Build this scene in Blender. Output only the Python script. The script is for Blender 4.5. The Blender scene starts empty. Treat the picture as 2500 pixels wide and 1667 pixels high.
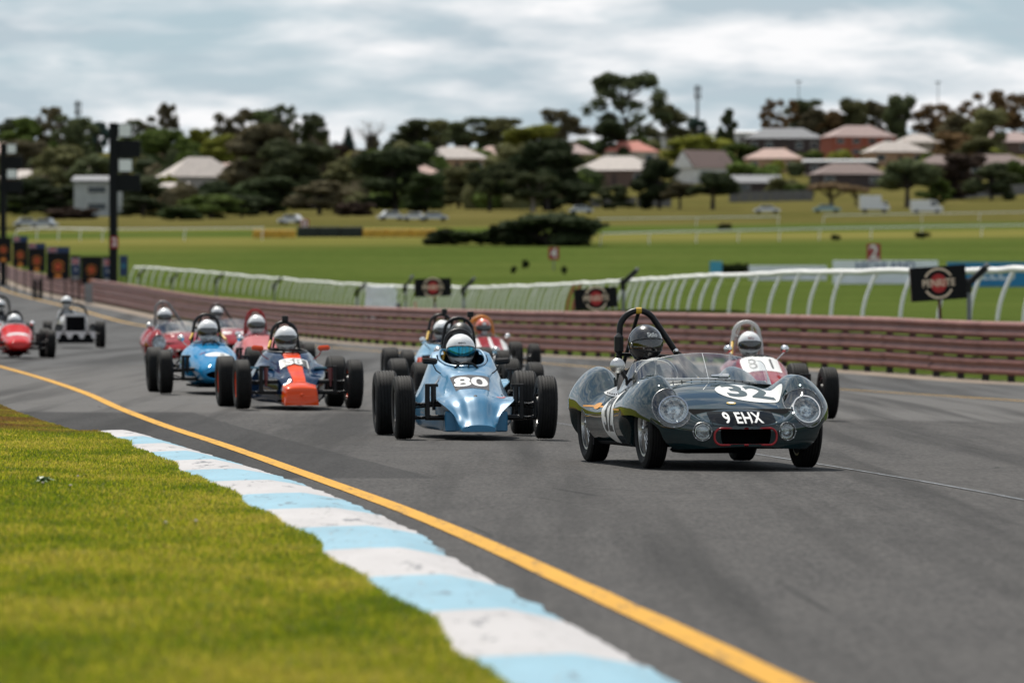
import bpy, bmesh, math, random
import numpy as np
from mathutils import Vector, Matrix, Quaternion, noise
from mathutils.bvhtree import BVHTree
R = math.radians
random.seed(7); rng = np.random.default_rng(11)
SC = bpy.context.scene
COL = SC.collection

# ---------------------------------------------------------------- camera
CAMZ, F, HOR = 1.10, 13889.0, 785.0          # eye height, 200 mm lens in px of a 2500 px wide frame, eye level row
cd = bpy.data.cameras.new('camera'); cam = bpy.data.objects.new('camera', cd); COL.objects.link(cam)
cd.sensor_width = 36.0; cd.lens = 200.0; cd.clip_start = 0.5; cd.clip_end = 9000
cam.location = (0, 0, CAMZ); cam.rotation_euler = (R(90) - math.atan((833.5 - HOR) / F), 0, 0)
cd.dof.use_dof = True; cd.dof.focus_distance = 45.5; cd.dof.aperture_fstop = 4.2
SC.camera = cam

# ---------------------------------------------------------------- sky, sun, exposure
SUN_EL, SUN_AZ = R(57), R(-22)               # azimuth from +Y, negative = towards -X
sunv = Vector((math.sin(SUN_AZ) * math.cos(SUN_EL), math.cos(SUN_AZ) * math.cos(SUN_EL), math.sin(SUN_EL)))
W = bpy.data.worlds.new('World'); SC.world = W; W.use_nodes = True
def build_world():
    nt = W.node_tree; nt.nodes.clear(); N = nt.nodes.new; L = nt.links.new
    out = N('ShaderNodeOutputWorld')
    sky = N('ShaderNodeTexSky'); sky.sky_type = 'NISHITA'; sky.sun_disc = False
    sky.sun_elevation = SUN_EL; sky.sun_rotation = SUN_AZ; sky.altitude = 60; sky.air_density = 1.0; sky.dust_density = 0.6; sky.ozone_density = 2.0
    bg = N('ShaderNodeBackground'); bg.inputs[1].default_value = 0.075
    L(sky.outputs[0], bg.inputs[0])
    geo = N('ShaderNodeTexCoord')
    sep = N('ShaderNodeSeparateXYZ'); L(geo.outputs['Generated'], sep.inputs[0])
    ab = N('ShaderNodeMath'); ab.operation = 'MAXIMUM'; L(sep.outputs[2], ab.inputs[0]); ab.inputs[1].default_value = 0.0
    ad = N('ShaderNodeMath'); ad.operation = 'ADD'; L(ab.outputs[0], ad.inputs[0]); ad.inputs[1].default_value = 0.2
    dx = N('ShaderNodeMath'); dx.operation = 'DIVIDE'; L(sep.outputs[0], dx.inputs[0]); L(ad.outputs[0], dx.inputs[1])
    dy = N('ShaderNodeMath'); dy.operation = 'DIVIDE'; L(sep.outputs[1], dy.inputs[0]); L(ad.outputs[0], dy.inputs[1])
    cmb = N('ShaderNodeCombineXYZ'); L(dx.outputs[0], cmb.inputs[0]); L(dy.outputs[0], cmb.inputs[1]); cmb.inputs[2].default_value = 3.7
    n1 = N('ShaderNodeTexNoise'); n1.inputs['Scale'].default_value = 5.5; n1.inputs['Detail'].default_value = 6; n1.inputs['Roughness'].default_value = 0.52; n1.inputs['Distortion'].default_value = 0.35
    L(cmb.outputs[0], n1.inputs['Vector'])
    r1 = N('ShaderNodeValToRGB'); e = r1.color_ramp.elements
    e[0].position = 0.38; e[0].color = (0, 0, 0, 1); e[1].position = 0.58; e[1].color = (1, 1, 1, 1)
    L(n1.outputs[0], r1.inputs[0])
    off = N('ShaderNodeVectorMath'); off.operation = 'ADD'; off.inputs[1].default_value = (4.1, 1.3, 7.0); L(cmb.outputs[0], off.inputs[0])
    n2 = N('ShaderNodeTexNoise'); n2.inputs['Scale'].default_value = 8.0; n2.inputs['Detail'].default_value = 5; n2.inputs['Roughness'].default_value = 0.5
    L(off.outputs[0], n2.inputs['Vector'])
    r2 = N('ShaderNodeValToRGB'); e = r2.color_ramp.elements
    e[0].position = 0.36; e[0].color = (0.46, 0.545, 0.60, 1); e[1].position = 0.60; e[1].color = (0.90, 0.90, 0.91, 1)
    L(n2.outputs[0], r2.inputs[0])
    cl = N('ShaderNodeBackground'); cl.inputs[1].default_value = 1.0; L(r2.outputs[0], cl.inputs[0])
    veil = N('ShaderNodeBackground'); veil.inputs[0].default_value = (0.41, 0.535, 0.62, 1); veil.inputs[1].default_value = 1.0   # thin high cloud
    hz = N('ShaderNodeMapRange'); hz.interpolation_type = 'SMOOTHSTEP'; L(ab.outputs[0], hz.inputs[0]); hz.inputs[1].default_value = 0.0; hz.inputs[2].default_value = 0.45; hz.inputs[3].default_value = 0.82; hz.inputs[4].default_value = 0.10   # haze thins with height
    thin = N('ShaderNodeMixShader'); L(hz.outputs[0], thin.inputs[0]); L(bg.outputs[0], thin.inputs[1]); L(veil.outputs[0], thin.inputs[2])
    mx = N('ShaderNodeMixShader'); L(r1.outputs[0], mx.inputs[0]); L(thin.outputs[0], mx.inputs[1]); L(cl.outputs[0], mx.inputs[2])
    L(mx.outputs[0], out.inputs[0])
build_world()
sl = bpy.data.lights.new('sun', 'SUN'); sl.energy = 5.0; sl.angle = R(0.9); sl.color = (1.0, 0.95, 0.87)
sun = bpy.data.objects.new('sun', sl); COL.objects.link(sun)
sun.rotation_euler = (-sunv).to_track_quat('-Z', 'Y').to_euler()
vs = SC.view_settings; vs.view_transform = 'Standard'; vs.look = 'None'; vs.gamma = 1.0; vs.exposure = 0.12; vs.use_curve_mapping = False
SC.cycles.use_denoising = True; SC.cycles.max_bounces = 8; SC.cycles.transparent_max_bounces = 16; SC.cycles.glossy_bounces = 4

# ---------------------------------------------------------------- helpers
def pchip(xs, ys):
    xs = np.array(xs, float); ys = np.array(ys, float); h = np.diff(xs); d = np.diff(ys) / h
    m = np.zeros(len(xs)); m[0] = d[0]; m[-1] = d[-1]
    for i in range(1, len(xs) - 1):
        if d[i - 1] * d[i] > 0:
            w1 = 2 * h[i] + h[i - 1]; w2 = h[i] + 2 * h[i - 1]; m[i] = (w1 + w2) / (w1 / d[i - 1] + w2 / d[i])
    def f(x):
        x = np.clip(x, xs[0], xs[-1]); i = np.clip(np.searchsorted(xs, x) - 1, 0, len(xs) - 2)
        t = (x - xs[i]) / h[i]
        return ((2*t**3 - 3*t**2 + 1) * ys[i] + (t**3 - 2*t**2 + t) * h[i] * m[i] + (-2*t**3 + 3*t**2) * ys[i+1] + (t**3 - t**2) * h[i] * m[i+1])
    return f
def sstep(a, b, x):
    t = np.clip((x - a) / (b - a), 0, 1); return t * t * (3 - 2 * t)

MATS = {}
def NT(name):
    m = bpy.data.materials.new(name); m.use_nodes = True; MATS[name] = m
    nt = m.node_tree; b = nt.nodes['Principled BSDF']
    return m, nt, b
def lk(nt, a, b): nt.links.new(a, b)
def mixc(nt, fac, a, b, mode='MIX'):
    n = nt.nodes.new('ShaderNodeMix'); n.data_type = 'RGBA'; n.blend_type = mode
    for s, v in ((n.inputs[0], fac), (n.inputs[6], a), (n.inputs[7], b)):
        if isinstance(v, (int, float)): s.default_value = v
        elif isinstance(v, (tuple, list)): s.default_value = tuple(v)[:3] + (1,)
        else: nt.links.new(v, s)
    return n.outputs[2]
def mth(nt, op, a, b=0.0, c=None):
    n = nt.nodes.new('ShaderNodeMath'); n.operation = op
    for s, v in zip(n.inputs, (a, b, c)):
        if v is None: continue
        if isinstance(v, (int, float)): s.default_value = v
        else: nt.links.new(v, s)
    return n.outputs[0]
def ramp(nt, fac, stops):
    n = nt.nodes.new('ShaderNodeValToRGB'); e = n.color_ramp.elements
    while len(e) < len(stops): e.new(0.5)
    for el, (p, c) in zip(e, stops):
        el.position = p; el.color = (c if len(c) == 4 else tuple(c) + (1,)) if isinstance(c, (tuple, list)) else (c, c, c, 1)
    nt.links.new(fac, n.inputs[0]); return n.outputs[0]
def nz(nt, scale, detail=4, rough=0.55, vec=None, coord='Object', sc=(1, 1, 1), dist=0.0):
    if vec is None:
        tc = nt.nodes.new('ShaderNodeTexCoord'); vec = tc.outputs[coord]
    if sc != (1, 1, 1):
        mp = nt.nodes.new('ShaderNodeMapping'); mp.inputs['Scale'].default_value = sc; nt.links.new(vec, mp.inputs[0]); vec = mp.outputs[0]
    n = nt.nodes.new('ShaderNodeTexNoise'); n.inputs['Scale'].default_value = scale; n.inputs['Detail'].default_value = detail; n.inputs['Roughness'].default_value = rough; n.inputs['Distortion'].default_value = dist
    nt.links.new(vec, n.inputs['Vector']); return n.outputs[0]
def bump(nt, b, h, strength=0.3, dist=0.02):
    n = nt.nodes.new('ShaderNodeBump'); n.inputs['Strength'].default_value = strength; n.inputs['Distance'].default_value = dist
    nt.links.new(h, n.inputs['Height']); nt.links.new(n.outputs[0], b.inputs['Normal'])
def wpos(nt):
    g = nt.nodes.new('ShaderNodeNewGeometry'); s = nt.nodes.new('ShaderNodeSeparateXYZ'); nt.links.new(g.outputs['Position'], s.inputs[0])
    return g.outputs['Position'], s.outputs
def pm(name, col, rough=0.5, metal=0.0, coat=0.0, var=0.15, scale=6.0, bmp=0.0, dirt=None, spec=None, trans=0.0):
    """procedural paint / plastic / metal: colour drifts a little, optional dust and fine relief"""
    if name in MATS: return MATS[name]
    m, nt, b = NT(name)
    n = nz(nt, scale, 5, 0.6)
    lo = tuple(c * (1 - var) for c in col); hi = tuple(min(1, c * (1 + var)) for c in col)
    c = ramp(nt, n, [(0.3, lo), (0.7, hi)])
    if dirt:
        d = nz(nt, scale * 2.3, 6, 0.65); c = mixc(nt, mth(nt, 'MULTIPLY', ramp(nt, d, [(0.45, 0.0), (0.75, 1.0)]), dirt[1]), c, dirt[0])
    lk(nt, c, b.inputs['Base Color'])
    b.inputs['Roughness'].default_value = rough; b.inputs['Metallic'].default_value = metal
    b.inputs['Coat Weight'].default_value = coat; b.inputs['Coat Roughness'].default_value = 0.045
    if spec is not None: b.inputs['Specular IOR Level'].default_value = spec
    if trans: b.inputs['Transmission Weight'].default_value = trans
    if not coat:
        lk(nt, mth(nt, 'MULTIPLY_ADD', n, 0.25, rough - 0.12), b.inputs['Roughness'])
    if bmp: bump(nt, b, nz(nt, scale * 8, 4), bmp, 0.01)
    return m
def perspex(name='perspex', tint=(0.92, 0.95, 0.95), lo=0.06, hi=0.75):
    if name in MATS: return MATS[name]
    m, nt, b = NT(name); nt.nodes.remove(b); out = nt.nodes['Material Output']
    tr = nt.nodes.new('ShaderNodeBsdfTransparent'); tr.inputs[0].default_value = tint + (1,)
    gl = nt.nodes.new('ShaderNodeBsdfGlossy'); gl.inputs['Roughness'].default_value = 0.04
    lw = nt.nodes.new('ShaderNodeLayerWeight'); lw.inputs[0].default_value = 0.35
    sm = nz(nt, 9, 5); f = mth(nt, 'MULTIPLY_ADD', lw.outputs['Fresnel'], hi, lo); f = mth(nt, 'ADD', f, mth(nt, 'MULTIPLY', sm, 0.05))
    mx = nt.nodes.new('ShaderNodeMixShader'); lk(nt, f, mx.inputs[0]); lk(nt, tr.outputs[0], mx.inputs[1]); lk(nt, gl.outputs[0], mx.inputs[2])
    lk(nt, mx.outputs[0], out.inputs[0]); return m

def tag(o, label=None, cat=None, group=None, kind=None):
    if label: o['label'] = label
    if cat: o['category'] = cat
    if group: o['group'] = group
    if kind: o['kind'] = kind
    return o
def link(o, parent=None):
    COL.objects.link(o)
    if parent is not None: o.parent = parent
    return o
def empty(name, loc=(0, 0, 0), rz=0.0, parent=None):
    o = bpy.data.objects.new(name, None); o.empty_display_size = 0.1; link(o, parent); o.location = loc; o.rotation_euler = (0, 0, rz); return o
def mesh_of(name, verts, faces, mats, smooth=False, fmat=None):
    me = bpy.data.meshes.new(name); me.from_pydata([tuple(v) for v in verts], [], [tuple(f) for f in faces])
    for m in (mats if isinstance(mats, (list, tuple)) else [mats]): me.materials.append(m)
    if fmat is not None: me.polygons.foreach_set('material_index', np.array(fmat, dtype=np.int32))
    if smooth: me.polygons.foreach_set('use_smooth', np.ones(len(me.polygons), dtype=bool))
    me.update(); return me
def obj(name, me, parent=None, loc=None, rot=None):
    o = bpy.data.objects.new(name, me); link(o, parent)
    if loc is not None: o.location = loc
    if rot is not None: o.rotation_euler = rot
    return o
def copy_tree(o, parent=None):
    c = o.copy(); COL.objects.link(c); c.parent = parent
    for ch in list(o.children): copy_tree(ch, c)
    return c
def sharp(me, ang=35):
    me.polygons.foreach_set('use_smooth', np.ones(len(me.polygons), dtype=bool))
    try: me.set_sharp_from_angle(angle=R(ang))
    except Exception: pass
    return me
class MB:
    """collects simple shapes and links them as ONE mesh object"""
    def __init__(s): s.v = []; s.f = []; s.m = []; s.k = 0
    def add(s, V, Fc):
        o = len(s.v); s.v += [tuple(p) for p in V]; s.f += [tuple(i + o for i in f) for f in Fc]; s.m += [s.k] * len(Fc); return s
    def mat(s, k): s.k = k; return s
    def box(s, c, d, M=None, bev=0.0):
        x, y, z = (q / 2 for q in d)
        if bev > 0:
            b = min(bev, x * .9, y * .9, z * .9); V = []
            for sz in (-1, 1):
                for ins in ((1, 0), (0, 1)):
                    pass
            P = []
            for sx in (-1, 1):
                for sy in (-1, 1):
                    for sz in (-1, 1):
                        P += [(sx * (x - b), sy * (y - b), sz * z), (sx * (x - b), sy * y, sz * (z - b)), (sx * x, sy * (y - b), sz * (z - b))]
            bm = bmesh.new()
            for p in P: bm.verts.new(p)
            r = bmesh.ops.convex_hull(bm, input=bm.verts[:])
            bm.verts.index_update(); V = [v.co.copy() for v in bm.verts]; Fc = [[v.index for v in f.verts] for f in bm.faces]; bm.free()
        else:
            V = [Vector((sx * x, sy * y, sz * z)) for sz in (-1, 1) for sy in (-1, 1) for sx in (-1, 1)]
            Fc = [(0, 2, 3, 1), (4, 5, 7, 6), (0, 1, 5, 4), (2, 6, 7, 3), (0, 4, 6, 2), (1, 3, 7, 5)]
        V = [(M @ Vector(p) if M is not None else Vector(p)) + Vector(c) for p in V]
        return s.add(V, Fc)
    def tube(s, pts, r, n=8, cap=True, closed=False):
        pts = [Vector(p) for p in pts]; V = []; Fc = []; m = len(pts)
        rs = r if isinstance(r, (list, tuple)) else [r] * m
        up = None
        for i, p in enumerate(pts):
            if closed: t = (pts[(i + 1) % m] - pts[i - 1])
            else: t = pts[min(i + 1, m - 1)] - pts[max(i - 1, 0)]
            t = t.normalized() if t.length > 1e-9 else Vector((0, 0, 1))
            if up is None: up = Vector((0, 0, 1)) if abs(t.z) < 0.9 else Vector((1, 0, 0))
            a = t.cross(up); a = a.normalized() if a.length > 1e-6 else t.orthogonal().normalized()
            b = a.cross(t).normalized(); up = b
            for k in range(n):
                q = 2 * math.pi * k / n; V.append(p + (a * math.cos(q) + b * math.sin(q)) * rs[i])
        for i in range(m if closed else m - 1):
            for k in range(n):
                j = (i + 1) % m; Fc.append((i * n + k, i * n + (k + 1) % n, j * n + (k + 1) % n, j * n + k))
        if cap and not closed: Fc += [tuple(range(n - 1, -1, -1)), tuple((m - 1) * n + k for k in range(n))]
        return s.add(V, Fc)
    def lathe(s, prof, n=32, M=None, closed=False):
        """profile (r, h) turned round +Z of M"""
        M = M or Matrix.Identity(4); V = []; Fc = []; m = len(prof)
        for r, h in prof:
            for k in range(n):
                q = 2 * math.pi * k / n; V.append(M @ Vector((r * math.cos(q), r * math.sin(q), h)))
        for i in range(m if closed else m - 1):
            j = (i + 1) % m
            for k in range(n): Fc.append((i * n + k, i * n + (k + 1) % n, j * n + (k + 1) % n, j * n + k))
        return s.add(V, Fc)
    def prism(s, poly, z0, z1, M=None):
        n = len(poly); V = [Vector((x, y, z0)) for x, y in poly] + [Vector((x, y, z1)) for x, y in poly]
        if M is not None: V = [M @ v for v in V]
        Fc = [tuple(range(n - 1, -1, -1)), tuple(range(n, 2 * n))] + [(i, (i + 1) % n, n + (i + 1) % n, n + i) for i in range(n)]
        return s.add(V, Fc)
    def sphere(s, c, r, nu=16, nv=10, sc=(1, 1, 1), M=None):
        V = []; Fc = []
        for i in range(nv + 1):
            a = math.pi * i / nv
            for k in range(nu):
                q = 2 * math.pi * k / nu; p = Vector((r * math.sin(a) * math.cos(q) * sc[0], r * math.sin(a) * math.sin(q) * sc[1], r * math.cos(a) * sc[2]))
                V.append((M @ p if M is not None else p) + Vector(c))
        for i in range(nv):
            for k in range(nu): Fc.append((i * nu + k, (i + 1) * nu + k, (i + 1) * nu + (k + 1) % nu, i * nu + (k + 1) % nu))
        return s.add(V, Fc)
    def mesh(s, name, mats, smooth=None):
        me = mesh_of(name, s.v, s.f, mats, fmat=s.m)
        bm = bmesh.new(); bm.from_mesh(me); bmesh.ops.remove_doubles(bm, verts=bm.verts, dist=1e-5); bmesh.ops.recalc_face_normals(bm, faces=bm.faces); bm.to_mesh(me); bm.free()
        if smooth: sharp(me, smooth)
        return me
    def build(s, name, mats, parent=None, smooth=35, loc=None, rot=None):
        return obj(name, s.mesh(name, mats, smooth), parent, loc, rot)
def axisM(o, z, x=None):
    """matrix with origin o and +Z along z"""
    z = Vector(z).normalized(); x = Vector(x) if x is not None else z.orthogonal(); y = z.cross(x).normalized(); x = y.cross(z).normalized()
    M = Matrix((x, y, z)).transposed().to_4x4(); M.translation = Vector(o); return M
def text_mesh(txt, size=1.0, bold=0.0, xs=1.0, shear=0.0, space=1.0):
    cu = bpy.data.curves.new('txt', 'FONT'); cu.body = txt; cu.size = size; cu.align_x = 'CENTER'; cu.align_y = 'CENTER'; cu.offset = bold * size; cu.shear = shear; cu.space_character = space; cu.resolution_u = 4
    o = bpy.data.objects.new('txt', cu); COL.objects.link(o)
    dg = bpy.context.evaluated_depsgraph_get(); me = bpy.data.meshes.new_from_object(o.evaluated_get(dg))
    bpy.data.objects.remove(o); bpy.data.curves.remove(cu)
    for v in me.vertices: v.co.x *= xs
    return me
def at(u, v, Y): return Vector(((u - 1250) / F * Y, Y, CAMZ - (v - HOR) / F * Y))
# ================================================================ SETTING: terrain profile
XLf = pchip([0, 8, 18.5, 23.8, 27.8, 32.6, 40.2, 49.1, 60.4, 76.7, 108, 150, 204, 305, 440, 580, 800], [2.0, 1.55, .73, .26, -.10, -.57, -1.40, -2.40, -3.77, -5.75, -9.85, -16.2, -25.5, -41, -57, -72, -95])
XRl = pchip([0, 60, 97, 116, 153, 204, 305, 440, 580, 800], [22, 13.6, 8.75, 6.1, .55, -8, -23.6, -39.5, -54.5, -77])
XRg = pchip([0, 40, 80, 124, 149, 174, 204, 259, 305, 440, 580, 800], [36, 28, 20, 11.2, 6.0, .9, -5, -13.6, -20.9, -37, -52, -75])
zLf = pchip([0, 42, 55, 68, 76, 108, 141, 174, 204, 259, 305, 440, 580, 800], [0, 0, 0.01, .06, .13, .28, .47, .62, .8, 1.4, 2.2, 4.2, 7, 14.5])
zRf = pchip([0, 97, 124, 137, 174, 204, 259, 305, 440, 580, 800], [-.3, -.26, -.24, -.1, .1, .3, .91, 1.83, 3.6, 5.9, 14.5])
zIn = pchip([0, 100, 124, 145, 200, 300, 334, 386, 434, 500, 600, 800, 1000, 1200, 1500, 1800, 2200, 4500], [.8, .8, .95, 1.15, 1.42, 1.62, 1.85, 2.6, 3.9, 6.0, 9.3, 14.5, 20, 26, 42, 56, 62, 40])
def zin(X, Y):
    return zIn(Y) + sstep(380, 1000, Y) * 0.012 * np.clip(X, -140, 260)
def Zg(X, Y):
    X = np.asarray(X, float); Y = np.asarray(Y, float)
    a, b = XLf(Y), XRg(Y); t = np.clip((X - a) / (XRl(Y) - a), 0, 1)
    z = zLf(Y) + (zRf(Y) - zLf(Y)) * t * t
    far = zin(X, Y); k = sstep(0.35, 3.2 + 0 * Y, X - b)
    z = np.where(X > b, zRf(Y) + (far - zRf(Y)) * k, z)
    z = np.where(X < a - 1.0, z + 0.05 * sstep(0, 1.5, a - 1.0 - X), z)
    return np.where(Y > 800, far, z)
def ground(x, y): return float(Zg(x, y))
def hit(u, v, y0=60.0, y1=2300.0):
    """where the line of sight through (u, v) meets the ground"""
    ys = np.linspace(y0, y1, 4000); xs = (u - 1250) / F * ys; zr = CAMZ - (v - HOR) / F * ys; d = Zg(xs, ys) - zr
    i = np.argmax(d > 0)
    if not d.any() or i == 0: i = 1
    Y = ys[i]; return Vector(((u - 1250) / F * Y, Y, ground((u - 1250) / F * Y, Y)))
def on(u, Y, dz=0.0):
    X = (u - 1250) / F * Y; return Vector((X, Y, ground(X, Y) + dz))

ROWS = np.concatenate([np.arange(4, 60, 1.0), np.arange(60, 130, 2.0), np.arange(130, 330, 4.0), np.arange(330, 800, 10.0), [800.0]])
def strip(name, cols, mat, kind='structure', rows=ROWS, dz=0.0, parent=None):
    """cols: list of functions of Y giving X of each longitudinal line"""
    X = np.array([[c(y) for c in cols] for y in rows]); Y = np.repeat(rows[:, None], len(cols), 1); Z = Zg(X, Y) + dz
    V = np.stack([X, Y, Z], -1).reshape(-1, 3); n = len(cols)
    Fc = [(i * n + j, i * n + j + 1, (i + 1) * n + j + 1, (i + 1) * n + j) for i in range(len(rows) - 1) for j in range(n - 1)]
    o = obj(name, mesh_of(name, V, Fc, mat, smooth=True), parent)
    if kind: o['kind'] = kind
    return o
def lerpf(f, g, t): return lambda y: f(y) * (1 - t) + g(y) * t
def offf(f, d): return (lambda y: f(y) + d) if not callable(d) else (lambda y: f(y) + d(y))
shoulder = pchip([0, 53, 56, 87, 120, 800], [-.88, -.88, -1.05, -1.7, -2, -2])     # asphalt left of the edge line
XS = offf(XLf, shoulder)

# ---------------------------------------------------------------- ground materials
def m_asphalt():
    m, nt, b = NT('asphalt'); P, xyz = wpos(nt)
    fine = nz(nt, 30, 4, 0.8, vec=P, sc=(1, .12, 1)); mid = nz(nt, 2.6, 5, 0.65, vec=P, sc=(1, .22, 1)); big = nz(nt, 0.22, 4, 0.55, vec=P, sc=(1.6, 0.35, 1))
    vor = nt.nodes.new('ShaderNodeTexVoronoi'); vor.inputs['Scale'].default_value = 45; lk(nt, P, vor.inputs['Vector'])
    c = ramp(nt, fine, [(0.34, (.026, .026, .026)), (0.66, (.108, .103, .099))])
    c = mixc(nt, 0.34, c, ramp(nt, mid, [(0.35, (.034, .034, .035)), (0.65, (.080, .077, .074))]))
    c = mixc(nt, ramp(nt, big, [(0.35, 0.0), (0.7, 0.45)]), c, (.084, .080, .077))
    # old, paler surface beyond the resurfacing joint; rubbered racing line
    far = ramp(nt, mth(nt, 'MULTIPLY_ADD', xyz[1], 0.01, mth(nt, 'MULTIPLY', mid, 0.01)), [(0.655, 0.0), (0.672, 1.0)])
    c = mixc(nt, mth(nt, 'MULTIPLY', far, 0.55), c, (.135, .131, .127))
    far2 = ramp(nt, mth(nt, 'MULTIPLY_ADD', xyz[1], 0.005, mth(nt, 'MULTIPLY', big, 0.10)), [(0.52, 0.0), (0.60, 1.0)])
    c = mixc(nt, mth(nt, 'MULTIPLY', far2, 0.65), c, (.072, .074, .076))
    # darker fresh patch beside the left line: seam runs x = -3.3 + (62-y)*0.118
    seam = mth(nt, 'SUBTRACT', mth(nt, 'MULTIPLY_ADD', xyz[1], -0.122, 4.35), xyz[0])
    pm_ = mth(nt, 'MULTIPLY', ramp(nt, mth(nt, 'MULTIPLY_ADD', seam, 1.0, 0.5), [(0.49, 0.0), (0.51, 1.0)]), mth(nt, 'MULTIPLY', mth(nt, 'GREATER_THAN', xyz[1], 40.0), mth(nt, 'LESS_THAN', xyz[1], 66.0)))
    c = mixc(nt, mth(nt, 'MULTIPLY', pm_, 0.48), c, (.0176, .0184, .0200))
    rub = nz(nt, 0.5, 4, 0.6, vec=P, sc=(2.6, 0.06, 1)); c = mixc(nt, ramp(nt, rub, [(0.47, 0.0), (0.62, 0.62)]), c, (.0224, .0224, .0224))
    # hairline cracks
    vc = nt.nodes.new('ShaderNodeTexVoronoi'); vc.feature = 'DISTANCE_TO_EDGE'; vc.inputs['Scale'].default_value = 0.33; lk(nt, P, vc.inputs['Vector'])
    crk = mth(nt, 'MULTIPLY', mth(nt, 'LESS_THAN', vc.outputs['Distance'], 0.004), ramp(nt, nz(nt, 0.13, 2, vec=P), [(0.5, 0.0), (0.56, 0.7)])); c = mixc(nt, crk, c, (.022, .022, .022))
    sp = mth(nt, 'MULTIPLY', mth(nt, 'LESS_THAN', vor.outputs['Distance'], 0.16), 0.35); c = mixc(nt, sp, c, (.23, .22, .21))
    lk(nt, c, b.inputs['Base Color']); b.inputs['Roughness'].default_value = 0.85; b.inputs['Specular IOR Level'].default_value = 0.06
    bump(nt, b, mth(nt, 'ADD', vor.outputs['Distance'], fine), 0.5, 0.010); return m
def m_turf(name, stops, scale=0.35, band=None, fine=9.0):
    m, nt, b = NT(name); P, xyz = wpos(nt)
    n = nz(nt, scale, 6, 0.62, vec=P, sc=(1, 0.5, 1)); c = ramp(nt, n, stops)
    f = nz(nt, fine, 4, 0.7, vec=P); c = mixc(nt, 0.35, c, ramp(nt, f, [(0.3, tuple(q * .45 for q in stops[0][1])), (0.7, tuple(min(1, q * 1.35) for q in stops[-1][1]))]))
    if band: c = band(nt, c, P, xyz)
    lk(nt, c, b.inputs['Base Color']); b.inputs['Roughness'].default_value = 1.0; b.inputs['Specular IOR Level'].default_value = 0.0
    bump(nt, b, f, 0.6, 0.05); return m
def bands(nt, c, P, xyz):
    yy = mth(nt, 'MULTIPLY_ADD', xyz[0], -0.55, xyz[1])
    yy = mth(nt, 'MULTIPLY_ADD', nz(nt, 0.012, 3, vec=P), 50.0, yy)
    t = mth(nt, 'MULTIPLY', yy, 0.001)
    k = ramp(nt, t, [(0.0, 0.0), (.60, 0.0), (.645, .85), (.69, .85), (.715, 0.0), (.80, 0.0), (.83, .8), (.90, .45), (.95, .9), (1.0, .9)])
    dry = ramp(nt, nz(nt, 0.07, 5, vec=P, sc=(.4, 1, 1)), [(0.3, (.125, .122, .030)), (0.7, (.20, .17, .055))])
    c = mixc(nt, k, c, dry)
    mow = nz(nt, 0.05, 2, 0.4, vec=P, sc=(0.05, 1.4, 1)); return mixc(nt, ramp(nt, mow, [(0.42, 0.0), (0.6, 0.4)]), c, (.038, .056, .012))
asphalt = m_asphalt()
turf_near = m_turf('verge_turf', [(0.28, (.08, .10, .008)), (0.5, (.12, .13, .010)), (0.72, (.17, .15, .018))], 0.9, fine=25)
def brown(nt, c, P, xyz):
    n = nz(nt, 1.3, 5, 0.65, vec=P)
    a = mth(nt, 'MULTIPLY', mth(nt, 'GREATER_THAN', xyz[1], 52.5), mth(nt, 'LESS_THAN', xyz[1], 250.0))
    return mixc(nt, mth(nt, 'MULTIPLY', a, ramp(nt, n, [(0.35, 0.3), (0.6, 1.0)])), c, (.095, .055, .022))
turf_edge = m_turf('verge_edge_turf', [(0.28, (.08, .09, .010)), (0.5, (.12, .12, .012)), (0.72, (.17, .13, .025))], 0.9, fine=25, band=brown)
turf_in = m_turf('racecourse_turf', [(0.25, (.048, .073, .015)), (0.5, (.062, .090, .020)), (0.75, (.088, .106, .028))], 0.05, band=bands, fine=0.8)
dirt_m = pm('verge_dirt', (.20, .155, .115), 0.95, var=0.35, scale=1.5, bmp=0.5)

# ---------------------------------------------------------------- ground sheets, edge to edge
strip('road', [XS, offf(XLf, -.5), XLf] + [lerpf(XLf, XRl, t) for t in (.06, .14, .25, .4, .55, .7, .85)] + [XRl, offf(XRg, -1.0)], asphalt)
strip('verge_dirt', [offf(XRg, -1.0), offf(XRg, -.4), offf(XRg, .35)], dirt_m)
strip('infield', [offf(XRg, d) for d in (.35, .9, 1.5, 2.2, 3.2, 6, 12, 24, 45, 80, 130, 200, 300, 450)], turf_in)
strip('verge', [offf(XS, d) for d in (-400, -150, -60, -25, -12, -6, -3.2)], turf_near)
strip('verge_edge', [offf(XS, d) for d in (-3.2, -2.2, -1.4, -.7, 0)], turf_edge)
hr = np.concatenate([np.arange(800, 1600, 25.0), np.arange(1600, 2600, 60.0), [3200, 4500]])
hc = [(lambda x: (lambda y: x))(float(x)) for x in np.concatenate([np.arange(-900, -500, 100), np.arange(-500, 900, 30), np.arange(900, 1500, 150)])]
def m_hill():
    return m_turf('hillside_turf', [(0.25, (.050, .056, .014)), (0.5, (.085, .078, .024)), (0.75, (.13, .11, .040))], 0.02, fine=0.5)
strip('hillside', hc, m_hill(), rows=hr)

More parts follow.
